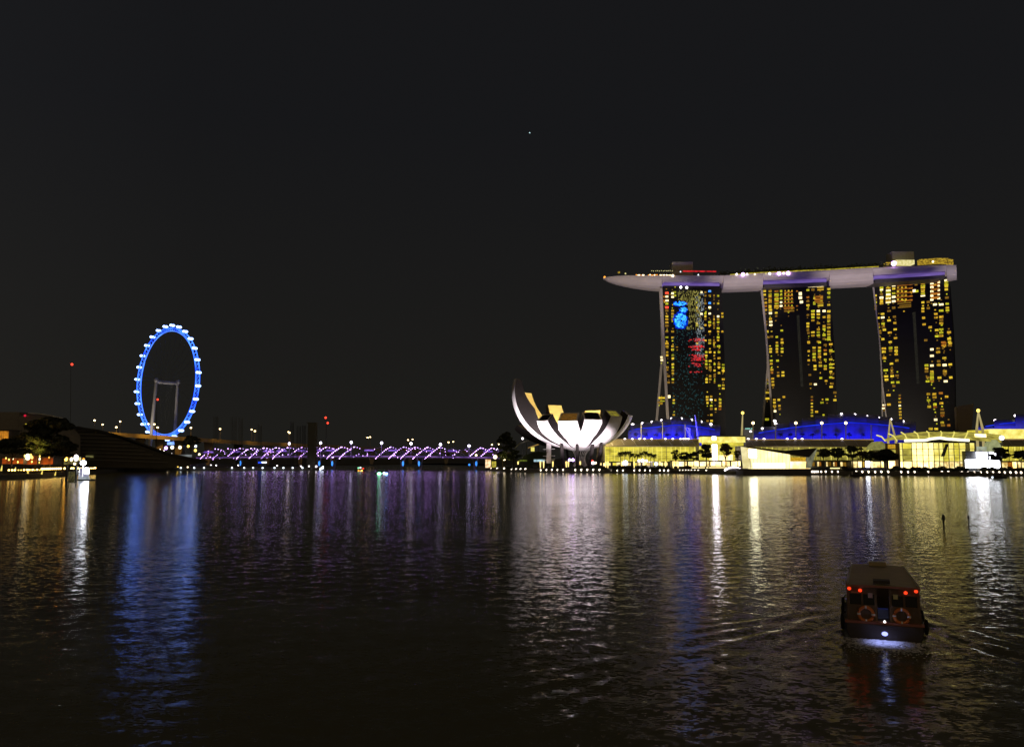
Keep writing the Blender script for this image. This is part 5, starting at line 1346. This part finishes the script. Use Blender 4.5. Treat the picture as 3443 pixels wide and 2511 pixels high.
# ---------------------------------------------------------------- glass arrival hall on the right
HD = 520
H = thing('glass_hall', (xx(3130, HD, 10), HD, QZ), 'bright glass arrival hall with a curved ribbed canopy', 'hall')
q = MB(); q.pbox(3022, 3282, 1490, 1574, HD + 3, 40); q.build('wall', 'concrete', H)
cv = ((2975, 1476), (3010, 1464), (3050, 1455), (3105, 1451), (3165, 1450), (3230, 1452), (3290, 1455), (3330, 1458), (3367, 1462))
lo = ((2975, 1484), (3010, 1478), (3050, 1478), (3105, 1476), (3165, 1473), (3230, 1476), (3290, 1482), (3330, 1484), (3367, 1488))
q = MB(); q.grid([list(reversed([pt(x, y, HD - 8) for x, y in lo])), list(reversed([pt(x, y, HD + 10) for x, y in cv]))]); q.build('canopy', 'mall_olive', H)
q = MB(); q.grid([[pt(x, y, HD + 9.5) for x, y in cv], [pt(x, y + 4, HD + 9.5) for x, y in cv]]); q.build('canopy_edge', 'dark_metal', H)
for x0, y0, x1, y1 in ((2948, 1463, 2976, 1482), (2988, 1458, 3016, 1482), (3030, 1453, 3050, 1478), (3074, 1451, 3090, 1476), (3116, 1450, 3124, 1470), (3163, 1450, 3164, 1468), (3208, 1452, 3203, 1470), (3253, 1453, 3243, 1476)):
    q = MB(); a, b_ = pt(x0, y0, HD + 8), pt(x1, y1, HD - 9); q.tube([a, ((a[0] + b_[0]) / 2 + .6, (a[1] + b_[1]) / 2, (a[2] + b_[2]) / 2 + .8), b_], .42, 6); q.build('canopy_rib', 'fin_yellow', H)
q = MB(); q.tube([pt(x, y, HD - 9) for x, y in ((3042, 1481), (3110, 1480), (3130, 1475), (3160, 1472), (3190, 1476), (3258, 1480))], .9, 6); q.build('light_tube', emis('tube_white', (1, .95, .6), 2.2), H)
bay = ((3022, 3036, 'mall_bright'), (3036, 3066, 'mall_glow'), (3067, 3082, 'shop_white'), (3083, 3103, 'shop_white'), (3104, 3122, 'shop_white'), (3123, 3140, 'shop_white'), (3141, 3158, 'mall_bright'), (3159, 3172, 'mall_bright'), (3173, 3190, 'mall_glow'), (3191, 3208, 'mall_bright'), (3209, 3226, 'mall_glow'), (3227, 3246, 'mall_bright'), (3262, 3276, 'mall_bright'))
M['hall_white'] = emis('hall_white', (1.0, .86, .36), 2.2, (1, .76, .22), .3)
for a, b_, mt in bay:
    if mt == 'shop_white': mt = 'hall_white'
    for y0, y1 in ((1489, 1509), (1510, 1530), (1531, 1550), (1552, 1574)):
        q = MB(); m2 = mt if y0 < 1550 else ('shop_white' if a < 3130 or a > 3230 else 'shop_cream')
        if a == 3036 and y0 > 1500: m2 = 'mall_olive' if y0 < 1550 else 'hall_white'
        q.pbox(a + .4, b_ - .4, y0, y1, HD, .5); q.build('glass_pane', m2, H)
q = MB()
for a, b_, mt in bay: q.pbox(a - .7, a + .7, 1487, 1574, HD - .5, .8)
for y in (1509.5, 1530.5, 1551): q.pbox(3022, 3276, y - .7, y + .7, HD - .4, .7)
q.build('glass_frame', 'roof_canopy', H)
q = MB(); q.prism([pt(x, y, HD - 1) for x, y in ((3166, 1534), (3176, 1534), (3190, 1492), (3182, 1492))], (0, 1, 0)); q.build('raking_strut', 'petal_steel', H)
for px in (2983, 3023):
    q = MB(); q.pbox(px - 3.5, px + 3.5, 1490, 1574, HD - 2, 4); q.build('pillar', pbr('pillar_brown' , (.12, .07, .035), .7), H)
for x0, x1, y0, y1, mt in ((2986, 3019, 1494, 1508, 'win_amber'), (2986, 3019, 1511, 1522, 'mall_olive'), (2984, 3010, 1549, 1574, 'shop_white'), (3028, 3062, 1550, 1574, 'shop_white')):
    q = MB(); q.pbox(x0, x1, y0, y1, HD + 1, .8); q.build('glass_pane', mt, H)
q = MB(); pts = [pt(x, y, HD - 4) for x, y in ((2928, 1512), (2936, 1497), (2950, 1485), (2966, 1483), (2976, 1492), (2976, 1512))]; q.prism(list(reversed(pts)), (0, 8, 0))
solo(q, 'arched_glasshouse', emis('arch_glow', (.28, .27, .08), 1.0, (.16, .15, .04), .4), (xx(2955, HD), HD, QZ), 'small arched greenish glass canopy left of the arrival hall', 'canopy')
# cool white flagship shop
S = thing('flagship_shop', (xx(3300, HD - 6, 6), HD - 6, QZ), 'dazzling bluish white shop at the right of the glass hall', 'shop')
q = MB(); q.pbox(3247, 3368, 1516, 1577, HD - 4, 12); q.build('wall', 'dark_metal', S)
for x0, x1, y0, y1 in ((3285, 3319, 1519, 1544), (3329, 3349, 1519, 1542), (3248, 3286, 1545, 1573), (3288, 3325, 1548, 1573), (3328, 3362, 1548, 1574)):
    q = MB(); q.pbox(x0, x1, y0, y1, HD - 6, .8); q.build('shop_window', 'shop_cool', S)
q = MB(); q.pbox(3285, 3319, 1501, 1514, HD - 5, .8); q.build('upper_window', emis('pale_teal', (.42, .46, .34), 1.0, (.2, .22, .16), .3), S)
q = MB(); pts = [pt(x, y, HD - 8) for x, y in ((3326, 1518), (3328, 1492), (3338, 1480), (3350, 1478), (3362, 1490), (3370, 1512))]; q.prism(list(reversed(pts)), (0, 6, 0)); q.build('glass_dome', emis('dome_glow', (.36, .38, .18), 1.0, (.2, .22, .10), .3), S)
q = MB(); q.pbox(3280, 3316, 1458, 1470, HD, 1); q.build('sign_light', 'shop_white', S)
q = MB(); q.ball(pt(3368, 1472, HD - 8), 1.5); q.build('shop_lamp', 'lamp_cool', S)
E = block('golden lit mall wing cut off by the right edge', 3372, 3560, 1500, 1552, 545, 'mall_glow', 9, roof=(1478, 1498), slope=6)
q = MB(); q.pbox(3330, 3560, 1442, 1474, 562, 10); q.build('upper_glazing', 'mall_bright', E)
q = MB(); q.pbox(3274, 3330, 1446, 1458, 564, 8); q.build('upper_glazing', 'mall_glow', E)
shops('row of reddish golden shops at the right edge', 3368, 3560, 1552, 1574, 520, ((20, 'shop_cream'), (14, 'win_orange'), (16, 'shop_white'), (6, None), (12, 'shop_cream')))
# ---------------------------------------------------------------- crystal pavilion on the water
KD = 486
P = thing('crystal_pavilion', (xx(2600, KD, 5), KD, 0), 'brilliant faceted glass pavilion on a dark plinth in the water', 'pavilion')
q = MB(); q.pbox(2500, 2728, 1576, 1600, KD - 2, 42); q.build('plinth', pbr('plinth_stone', (.08, .075, .09), .8), P)
M['crystal'] = emis('crystal', (1.0, .86, .42), 1.9, (1.0, .72, .24), .12)
M['crystal_hot'] = emis('crystal_hot', (1.0, .94, .62), 18)
M['crystal_edge'] = emis('crystal_edge', (.62, .52, .20), 1.1, (.85, .75, .40), .2)
q = MB(); A_ = [pt(x, y, KD) for x, y in ((2498, 1574), (2517, 1574), (2503, 1502), (2490, 1500))]; q.prism(A_, (3, 8, 0)); q.build('glass_facet', 'crystal_edge', P)
q = MB(); q.prism([pt(x, y, KD) for x, y in ((2517.6, 1574), (2530, 1574), (2517, 1506), (2503.6, 1502.3))], (1, 8, 0)); q.build('glass_facet', 'crystal_edge', P)
q = MB(); q.prism([pt(x, y, KD + .4) for x, y in ((2530.5, 1576), (2657, 1576), (2657, 1527), (2517.5, 1506))], (0, 9, 0)); q.build('glass_facet', 'crystal', P)
q = MB(); q.prism([pt(x, y, KD) for x, y in ((2518, 1538), (2544, 1540), (2544, 1512), (2516, 1510))], (0, .3, 0)); q.build('lamp_panel', 'crystal_hot', P)
q = MB(); q.pbox(2532, 2640, 1556, 1574, KD - .1, .3); q.build('lamp_panel', emis('crystal_low', (1, .9, .55), 3), P)
q = MB(); q.pbox(2658, 2725, 1551, 1575, KD + 2, 6); q.build('glass_facet', 'shop_white', P)
q = MB(); q.pbox(2664, 2714, 1537, 1549, KD + 3, 5); q.build('glass_facet', 'win_amber', P)
q = MB(); q.prism([pt(x, y, KD - .8) for x, y in ((2486, 1500), (2658, 1528), (2720, 1537), (2748, 1506), (2690, 1511), (2640, 1515), (2500, 1499))], (2, 14, 0)); q.build('roof', 'dark_metal', P)
q = MB(); q.prism([pt(x, y, KD) for x, y in ((2712, 1574), (2727, 1574), (2747, 1508), (2716, 1537))], (0, 6, 0)); q.build('glass_facet', emis('crystal_dim', (.20, .20, .13), 1.0, (.08, .08, .05), .3), P)
q = MB()
for k in range(12):
    t_ = k / 11; x = 2524 + 130 * t_; q.tube([pt(x, 1576, KD - .2), pt(x - 6 + 8 * t_, 1508 + 18.5 * t_, KD - .2)], .09, 4)
q.build('mullions', 'pale_metal', P)
# small arched lit landing left of it
q = MB()
for k in range(15):
    t_ = k / 14; q.ball(pt(2438 + 56 * t_, 1580 - 9 * sin(pi * t_) ** .8 * (1 if True else 1), 500 + 4 * t_), .62, 0, nu=6, nv=4)
q.tube([pt(2438 + 56 * t_, 1581 - 9 * sin(pi * t_) ** .8, 500.5) for t_ in [i / 14 for i in range(15)]], .25, 5, 1)
a, b_ = pt(2440, 1580, 501)[0], pt(2492, 1580, 501)[0]
q.box(((a + b_) / 2, 503, 1.0), (b_ - a, 6, 2.2), 0, 1)
solo(q, 'arched_landing', ['lamp_white', 'quay_stone'], ((a + b_) / 2, 503, -.1), 'arched landing stage edged with white lamps left of the pavilion', 'landing stage')
# ---------------------------------------------------------------- promenade lamps
def pl(pxs, y, label, group, r=.72):
    for px in pxs:
        quay_lamp(px, y + R(-.3, .3), shoreD(px) + .5, label, group, r=r)
pl((1643, 1652, 1661, 1672, 1695), 1574.5, 'round quay lamp near the right end of the purple bridge', 'quay lamps by the bridge end', .65)
pl((1721, 1736, 1751, 1767), 1577, 'round quay lamp left of the museum stair', 'quay lamps left of the museum')
pl((1819, 1838, 1856, 1875, 1894, 1935, 1955, 1975, 1995, 2016), 1580, 'round quay lamp in front of the lotus museum', 'quay lamps in front of the museum', .78)
pl((2076, 2095, 2133, 2151, 2169, 2186, 2219, 2233, 2247), 1581.5, 'round quay lamp in front of the palm trees', 'quay lamps before the palms')
pl((2055, 2286, 2296, 2306, 2315, 2325, 2336, 2348, 2375), 1581.5, 'smaller quay lamp below the brilliant shops', 'small quay lamps below the shops', .56)
pl((2728, 2733, 2739, 2744, 2750, 2761, 2776, 2797, 2817), 1586, 'round quay lamp just right of the crystal pavilion', 'quay lamps right of the pavilion', .70)
pl((2879, 2899, 2920, 2942, 2963, 2986), 1586.5, 'round quay lamp in front of the golden shops', 'quay lamps before the golden shops', .74)
pl((3030, 3053, 3075, 3121, 3167, 3189), 1587, 'round quay lamp in front of the glass hall', 'quay lamps before the glass hall', .74)
pl((3234, 3255, 3276, 3298, 3319, 3339, 3360, 3378, 3397, 3416, 3433), 1588.5, 'round quay lamp in the row before the dazzling shop', 'quay lamps before the dazzling shop', .74)
M['bollard_glow'] = emis('bollard_glow', (1.0, .78, .28), 1.9, (.8, .55, .12), .2)
for px in (1742, 1817, 1828, 1859, 1904, 1911, 1951, 2037, 2044, 2090, 2132, 2171, 2218, 2238, 2264, 2280):
    D = shoreD(px) + 9; p0, p1 = pt(px, 1573, D), pt(px, 1553, D)
    q = MB(); q.tube([p0, p1], [.30, .62], 6, 0); q.tube([(p0[0], D, QZ), p0], .2, 5, 1); q.ball(p1, .6, 0, nu=6, nv=4)
    solo(q, 'light_column', ['bollard_glow', 'dark_metal'], (p0[0], D, QZ), 'slim glowing column lamp on the promenade %s' % ('before the museum' if px < 2030 else 'before the palms'), 'lamp', 'column lamps %s' % ('before the museum' if px < 2030 else 'before the palms'))
# hedges and dark planting along the promenade
for x0, x1, lab in ((1700, 1812, 'left of the museum stair'), (1830, 1930, 'in front of the museum columns'), (1935, 2040, 'in front of the museum right side'), (2060, 2130, 'under the palm trees'), (2140, 2260, 'below the row of small shops'), (2830, 2870, 'left of the golden shops'), (2990, 3080, 'before the glass hall'), (3085, 3250, 'along the glass hall front'), (3300, 3445, 'along the dazzling shop')):
    D = shoreD((x0 + x1) / 2) + 6; q = MB(); a, b_ = xx(x0, D, 4), xx(x1, D, 4)
    n_ = int((x1 - x0) * 7)
    for _ in range(n_):
        x = R(a, b_); h = 1.9 + 1.1 * sin(x * .9 + x0) * sin(x * .37); p = (x, D + R(-2, 2), QZ + R(.1, 1) * h); s = R(.3, .6); an = R(0, pi)
        q.quad((p[0] - s * cos(an), p[1] - s * sin(an), p[2] - s * .6), (p[0] + s * cos(an), p[1] + s * sin(an), p[2] - s * .6), (p[0] + s * cos(an), p[1] + s * sin(an), p[2] + s * .7), (p[0] - s * cos(an), p[1] - s * sin(an), p[2] + s * .7))
    solo(q, 'hedge', 'leaf_dark', ((a + b_) / 2, D, QZ), 'dark clipped hedge on the promenade ' + lab, 'hedge')
# ---------------------------------------------------------------- promenade trees
def palm(px, ytop, D, wpx, label, group):
    x = xx(px, D, 8); zt = zz(ytop + 9, D)
    T = thing('palm_tree', (x, D, QZ), label, 'palm tree', group)
    q = MB(); q.tube([(x, D, QZ), (x + .15, D, (QZ + zt) / 2), (x + .1, D, zt)], [.3, .2, .18], 7); q.build('trunk', 'bark', T)
    q = MB(); L = wpx / 2 * D / F
    for k in range(30):
        a = 2 * pi * k / 30 + R(-.2, .2); up = R(-.1, 1.25); ln = L * R(.8, 1.1)
        pts_ = []
        for i in range(6):
            t_ = i / 5; pts_.append((x + ln * t_ * cos(a), D + ln * t_ * sin(a), zt + ln * (up * t_ - 1.15 * t_ * t_)))
        for i in range(5):
            p, p2 = pts_[i], pts_[i + 1]
            for s in (-1, 1):
                for j in range(3):
                    u = j / 3; c0 = tuple(p[m_] + (p2[m_] - p[m_]) * u for m_ in range(3)); wl = L * .42 * (1 - .6 * (i + u) / 5)
                    e = (-sin(a) * s * wl + cos(a) * wl * .5, cos(a) * s * wl + sin(a) * wl * .5, -wl * .55)
                    c1_ = (c0[0] + (p2[0] - p[0]) * .3, c0[1] + (p2[1] - p[1]) * .3, c0[2] + (p2[2] - p[2]) * .3)
                    q.poly([c0, c1_, (c1_[0] + e[0], c1_[1] + e[1], c1_[2] + e[2])])
    q.build('fronds', 'leaf_dark', T)
for px, y, w_ in ((2086, 1513, 24), (2100, 1511, 24), (2115, 1511, 26), (2126, 1517, 24), (2143, 1519, 22), (2157, 1515, 22), (2171, 1511, 26), (2186, 1516, 24), (2199, 1521, 22)):
    palm(px, y, 556, w_, 'short dark palm in the palm cluster before the yellow mall', 'palm cluster before the yellow mall')
tree(2272, 1511, 1545, 552, 30, 'thin leafy tree between palms and the brilliant shops', n=420, leaf='leaf_dark')
tree(2300, 1520, 1546, 550, 40, 'broad clipped dark tree before the brilliant shops', n=900, leaf='leaf_dark')
tree(2332, 1518, 1546, 548, 36, 'second broad clipped tree, beside the tall dark tree', n=900, leaf='leaf_dark')
tree(2374, 1492, 1540, 545, 46, 'tall dark tree left of the bright white light column', n=1500, leaf='leaf_dark', flat=.9)
tree(2440, 1490, 1534, 545, 44, 'reddish tree with gaps right of the white light column', n=560, leaf='leaf_red', flat=.9)
tree(2480, 1513, 1540, 530, 26, 'small dark tree close to the crystal pavilion', n=420, leaf='leaf_dark')
tree(2768, 1506, 1538, 530, 44, 'dark tree right of the crystal pavilion roof', n=800, leaf='leaf_dark')
tree(2815, 1506, 1538, 528, 54, 'wide dark tree between pavilion and golden shops', n=1000, leaf='leaf_dark')
tree(2866, 1494, 1540, 524, 42, 'tall dark tree at the left of the golden shops', n=900, leaf='leaf_dark')
tree(2898, 1502, 1548, 522, 36, 'autumn coloured lit tree beside the golden shops', n=520, leaf='leaf_red')
tree(2925, 1512, 1550, 520, 34, 'dark slender tree before the golden shops', n=700, leaf='leaf_dark')
tree(2975, 1510, 1550, 505, 80, 'wide spreading dark tree hiding the arched glass canopy', n=1700, leaf='leaf_dark')
tree(3365, 1504, 1550, 500, 60, 'dark tree right of the dazzling bluish shop', n=1200, leaf='leaf_dark')
tree(3432, 1514, 1546, 495, 52, 'dark green tree cut off by the right edge', n=900, leaf='leaf_dark')
tree(2312, 1565, 1578, 540, 26, 'low reddish bush below the brilliant shops', n=260, leaf='leaf_red', name='shrub')
# ---------------------------------------------------------------- craft and markers on the bay
def small_boat(px, yw, D, L, label, lights, rz=0.0, cabin=True):
    x = xx(px, D, 0)
    T = thing('small_boat', (x, D, 0), label, 'boat', rz=0)
    q = MB(); secs = []
    for t_, w_, h in ((-.5, .75, 1.0), (-.2, 1, .95), (.2, .9, 1.0), (.42, .45, 1.2), (.5, .06, 1.35)):
        hw = L * .16 * w_; xs = x + L * t_
        secs.append([(xs, D - hw, h), (xs, D - hw * .7, -.3), (xs, D + hw * .7, -.3), (xs, D + hw, h), (xs, D - hw, h)])
    q.grid(secs); q.poly(list(reversed(secs[0][:-1]))); q.build('hull', 'dark_metal', T)
    if cabin:
        q = MB(); q.box((x - L * .06, D, 1.7), (L * .45, L * .2, 1.5)); q.build('cabin', 'dark_metal', T)
        q = MB(); q.box((x - L * .06, D, 2.6), (L * .52, L * .26, .18)); q.build('roof', 'concrete', T)
    for lx, ly, w_, h, mt in lights:
        p = pt(lx, ly, D - L * .18); q = MB(); k = D / F
        q.ball(p, 1, nu=8, nv=5, sq=(w_ / 2 * k, .4, h / 2 * k)); q.build('boat_lamp', mt, T)
    return T
small_boat(1213, 1583, 640, 9, 'small dark boat with green, white and orange lamps under the bridge', ((1205, 1573, 5, 5, 'lamp_green'), (1212, 1572, 5, 5, 'lamp_cool'), (1221, 1575, 7, 3, 'lamp_red'), (1206, 1582, 7, 5, 'lamp_orange'), (1216, 1582, 7, 5, 'lamp_yellow')))
small_boat(1284, 1594, 520, 9, 'small boat with brilliant green and blue lights on the open bay', ((1275, 1592, 12, 8, emis('boat_mint', (.25, 1.0, .5), 16)), (1291, 1590, 9, 6, 'lamp_cool'), (1299, 1593, 9, 7, emis('boat_blue', (.2, .38, 1.0), 22))))
small_boat(2880, 1602, 455, 8, 'dark unlit boat below the row of golden shops', ())
small_boat(3356, 1607, 415, 9, 'dark boat with one pale lamp near the dazzling shop', ((3337, 1604, 5, 5, 'lamp_cool'),))
def marker(px, y0, y1, label):
    D = CAMH / ((CAMH - zz(y1, 100)) / 100); p = pt(px, y1, D); k = D / F
    T = thing('channel_marker', (p[0], D, 0), label, 'channel marker')
    h = (y1 - y0) * k * .85
    q = MB(); q.tube([(p[0], D, -.5), (p[0], D, h * .42), (p[0], D, h * .55), (p[0], D, h * .85), (p[0], D, h)], [h * .06, h * .09, h * .17, h * .13, h * .03], 8); q.build('post', 'dark_metal', T)
    q = MB(); q.box((p[0], D, h * .5), (h * .5, h * .06, h * .06)); q.build('crossbar', 'dark_metal', T)
marker(3173, 1722, 1764, 'taller dark channel marker standing in the bay at right')
marker(3257, 1728, 1754, 'shorter dark channel marker right of the taller one')
# a bright star
q = MB(); p = pt(1781, 447, 6000); q.ball(p, 4.6, nu=8, nv=6)
solo(q, 'bright_star', emis('star_glow', (.6, .9, .95), 1.0), p, 'single faint bluish star high in the dark sky', 'star')

# ---------------------------------------------------------------- river boat in the foreground
B = thing('river_boat', (BOAT_X, BOAT_D, 0), 'wooden river boat seen from astern with red tail lamps', 'boat', rz=-HEAD)
ORG[B.name] = (0, 0, 0); B.scale = (.89, 1, 1)
M['boat_wood'] = pbr('boat_wood', (.12, .075, .035), .45, vary=.4, scale=(6, 2, 2))
M['boat_roof'] = pbr('boat_roof', (.36, .28, .15), .45, vary=.25, scale=1.5)
M['boat_hull'] = pbr('boat_hull', (.045, .032, .022), .5, vary=.4, scale=2)
M['boat_trim'] = pbr('boat_trim', (.32, .12, .08), .4, vary=.2, scale=3)
M['tyre'] = pbr('tyre', (.012, .012, .012), .85)
def bm_(): return MB()
q = bm_(); secs = []
for y, w_, zt, zk in ((-.15, 2.12, .85, -.3), (1.0, 2.30, .85, -.4), (5.0, 2.40, .85, -.5), (9.0, 2.1, .95, -.5), (11.5, 1.2, 1.25, -.4), (12.8, .12, 1.6, -.1)):
    secs.append([(-w_, y, zt), (-w_ * 1.02, y, zt - .3), (-w_ * .86, y, zk), (w_ * .86, y, zk), (w_ * 1.02, y, zt - .3), (w_, y, zt), (-w_, y, zt)])
q.grid([list(reversed(s)) for s in secs]); q.poly(list(reversed(secs[0][:-1]))); q.build('hull', 'boat_hull', B)
q = bm_(); q.box((0, .2, .92), (4.5, .5, .12)); q.build('stern_rail', 'boat_trim', B)
RZ = 2.95
# cabin: two stern bulkheads with a doorway between them, side posts and panels
for s in (-1, 1):
    q = bm_()
    q.box((s * 1.20, .35, 1.35), (1.70, .12, .95)); q.box((s * 1.20, .35, 2.62), (1.70, .12, .40))
    q.box((s * .42, .33, 1.95), (.14, .14, 2.1)); q.box((s * 2.0, .33, 1.95), (.14, .14, 2.1)); q.box((s * 1.2, .34, 2.10), (.09, .12, .7))
    bh = q.build('stern_bulkhead', 'boat_wood', B)
    for cx in (.80, 1.60):
        q = bm_(); q.box((s * cx, .40, 2.12), (.66, .05, .6)); q.build('window', 'dark_glass', bh)
        if cx > 1: 
            q = bm_(); q.box((s * cx, .31, 2.50), (.44, .04, .07)); q.build('notice_plate', pbr('plate_cream' if s < 0 else 'plate_cream_2', (.62, .50, .30), .5), bh)
    q = bm_(); q.box((s * .72, .30, 2.36), (.26, .04, .26)); q.build('notice_plate', pbr('plate_pink' if s < 0 else 'plate_ochre', (.62, .45, .38) if s < 0 else (.50, .42, .12), .5), bh)
    q = bm_(); q.box((s * 1.25, .28, 1.78), (1.6, .06, .08)); q.box((s * 1.25, .28, 1.05), (1.6, .06, .08))
    for k in range(9): q.box((s * (.55 + k * .165), .29, 1.4), (.05, .04, .7))
    q.build('slats', 'boat_wood', bh)
    q = bm_(); q.box((s * 2.08, 5.0, 1.15), (.1, 9.2, .65)); 
    for k in range(7): q.box((s * (2.05 - .04 * k), .5 + k * 1.48, 2.1), (.1, .1, 1.5))
    q.build('cabin_side', 'boat_wood', B)
q = bm_(); q.box((0, 5.2, .95), (4.1, 9.8, .1)); q.build('deck', 'boat_wood', B)
q = bm_(); q.box((0, 9.4, 1.9), (3.5, .1, 1.9)); q.build('front_bulkhead', 'boat_wood', B)
q = bm_(); q.box((0, 1.3, 1.25), (.62, .5, .55)); q.build('engine_box', pbr('blue_cover', (.12, .16, .42), .5), B)
q = bm_(); rows = []
for y, k in ((-.1, 1.0), (5.0, .925), (9.6, .85)):
    rows.append([(-2.1 * k, y, RZ - .10), (-2.14 * k, y, RZ), (-1.2 * k, y, RZ + .035), (0, y, RZ + .05), (1.2 * k, y, RZ + .035), (2.14 * k, y, RZ), (2.1 * k, y, RZ - .10), (-2.1 * k, y, RZ - .10)])
q.grid([list(reversed(r)) for r in rows]); q.poly(rows[0][:-1]); q.poly(list(reversed(rows[-1][:-1]))); rf = q.build('roof', 'boat_roof', B)
q = bm_(); q.box((0, -.14, RZ - .03), (4.26, .07, .10)); q.build('roof_edge', 'boat_trim', rf)
q = bm_(); q.box((-.05, .3, RZ + .22), (.95, .8, .16)); q.build('roof_hatch', 'boat_hull', rf)
q = bm_(); q.box((0, 8.6, RZ + .22), (1.15, .7, .2)); q.box((0, 8.2, RZ + .18), (1.15, .05, .14)); q.build('roof_box', 'boat_roof', rf)
for s in (-1, 1):
    q = bm_(); q.tube([(s * 2.0, .1, RZ + .06), (s * 1.74, 9.5, RZ + .06)], .03, 5); q.build('roof_rail', 'pale_metal', rf)
M['tail_red'] = emis('tail_red', (1.0, .05, .012), 1.5, nee=True)
for x, y, z in ((-1.93, .18, 2.70), (-1.30, .22, 2.62), (1.30, .22, 2.62), (1.88, .18, 2.74)):
    q = bm_(); q.ball((x, y, z), .105, nu=10, nv=6, sq=(1.05, .6, .9)); q.build('tail_lamp', 'tail_red', B)
q = bm_(); q.ball((.03, .02, 1.02), .07); q.build('stern_lamp', emis('stern_white', (1, .95, .9), 5), B)
q = bm_(); q.ball((.0, -.22, .42), .15, sq=(1.2, .5, .8)); q.build('transom_lamp', emis('transom_blue', (.32, .36, 1.0), 2.2), B)
for s in (-1, 1):
    for k in range(3):
        q = bm_(); c = (s * 2.42, .9 + 3.1 * k, .72)
        q.tube([(c[0], c[1] + .32 * cos(t_), c[2] + .32 * sin(t_)) for t_ in [2 * pi * i / 14 for i in range(14)]], .11, 8, closed=True)
        q.tube([(c[0], c[1], c[2] + .4), (s * 2.2, c[1], 1.3)], .03, 4); q.build('tyre_fender', 'tyre', B)
cr, sr = cos(-HEAD), sin(-HEAD)
def bw(x, y, z): return (BOAT_X + x * cr - y * sr, BOAT_D + x * sr + y * cr, z)
for s, lab in ((-1, 'orange life ring hung on the left of the river boat stern'), (1, 'orange life ring hung on the right of the river boat stern')):
    c = bw(s * .90, .12, 1.36)
    T = thing('life_ring', c, lab, 'life ring', rz=-HEAD); ORG[T.name] = (0, 0, 0)
    q = MB(); q.tube([(.37 * cos(t_), 0, .37 * sin(t_)) for t_ in [2 * pi * i / 24 for i in range(24)]], .085, 8, closed=True); q.build('ring', pbr('ring_orange' if s < 0 else 'ring_orange_2', (.62, .17, .02), .5, vary=.1), T)
    for k in range(4):
        a = pi / 2 * k; q = MB(); q.tube([(.37 * cos(a + d), 0, .37 * sin(a + d)) for d in (-.12, 0, .12)], .095, 8); q.build('band', 'white_paint', T)
p = bw(0, -1.0, 1.5); l = spot(p, bw(0, -1.05, 0), 150, (.36, .42, 1.0), 96, 1.0, .1)
p = bw(0, 1.0, 2.2); point(p, 2.2, (.25, .35, 1.0), .1)
# churned white water behind the stern
q = MB()
for _ in range(3800):
    y = -.30 - abs(random.gauss(0, 1.3)); x = random.gauss(0, .85 + .05 * abs(y)); s = R(.02, .085) * (1 if y > -3 else .7); a = R(0, pi)
    c = bw(x, y, .05 + R(0, .05))
    q.poly([(c[0] + s * R(.7, 1.8) * cos(t_), c[1] + s * R(.4, 1) * sin(t_), c[2] + R(-.01, .02)) for t_ in (0, 1.2, 2.3, 3.6, 4.9)])
o = q.build('foam', pbr('foam_white', (.75, .75, .75), .8)); o['kind'] = 'stuff'; o['label'] = 'churned pale foam lit blue behind the river boat stern'; o['category'] = 'foam'
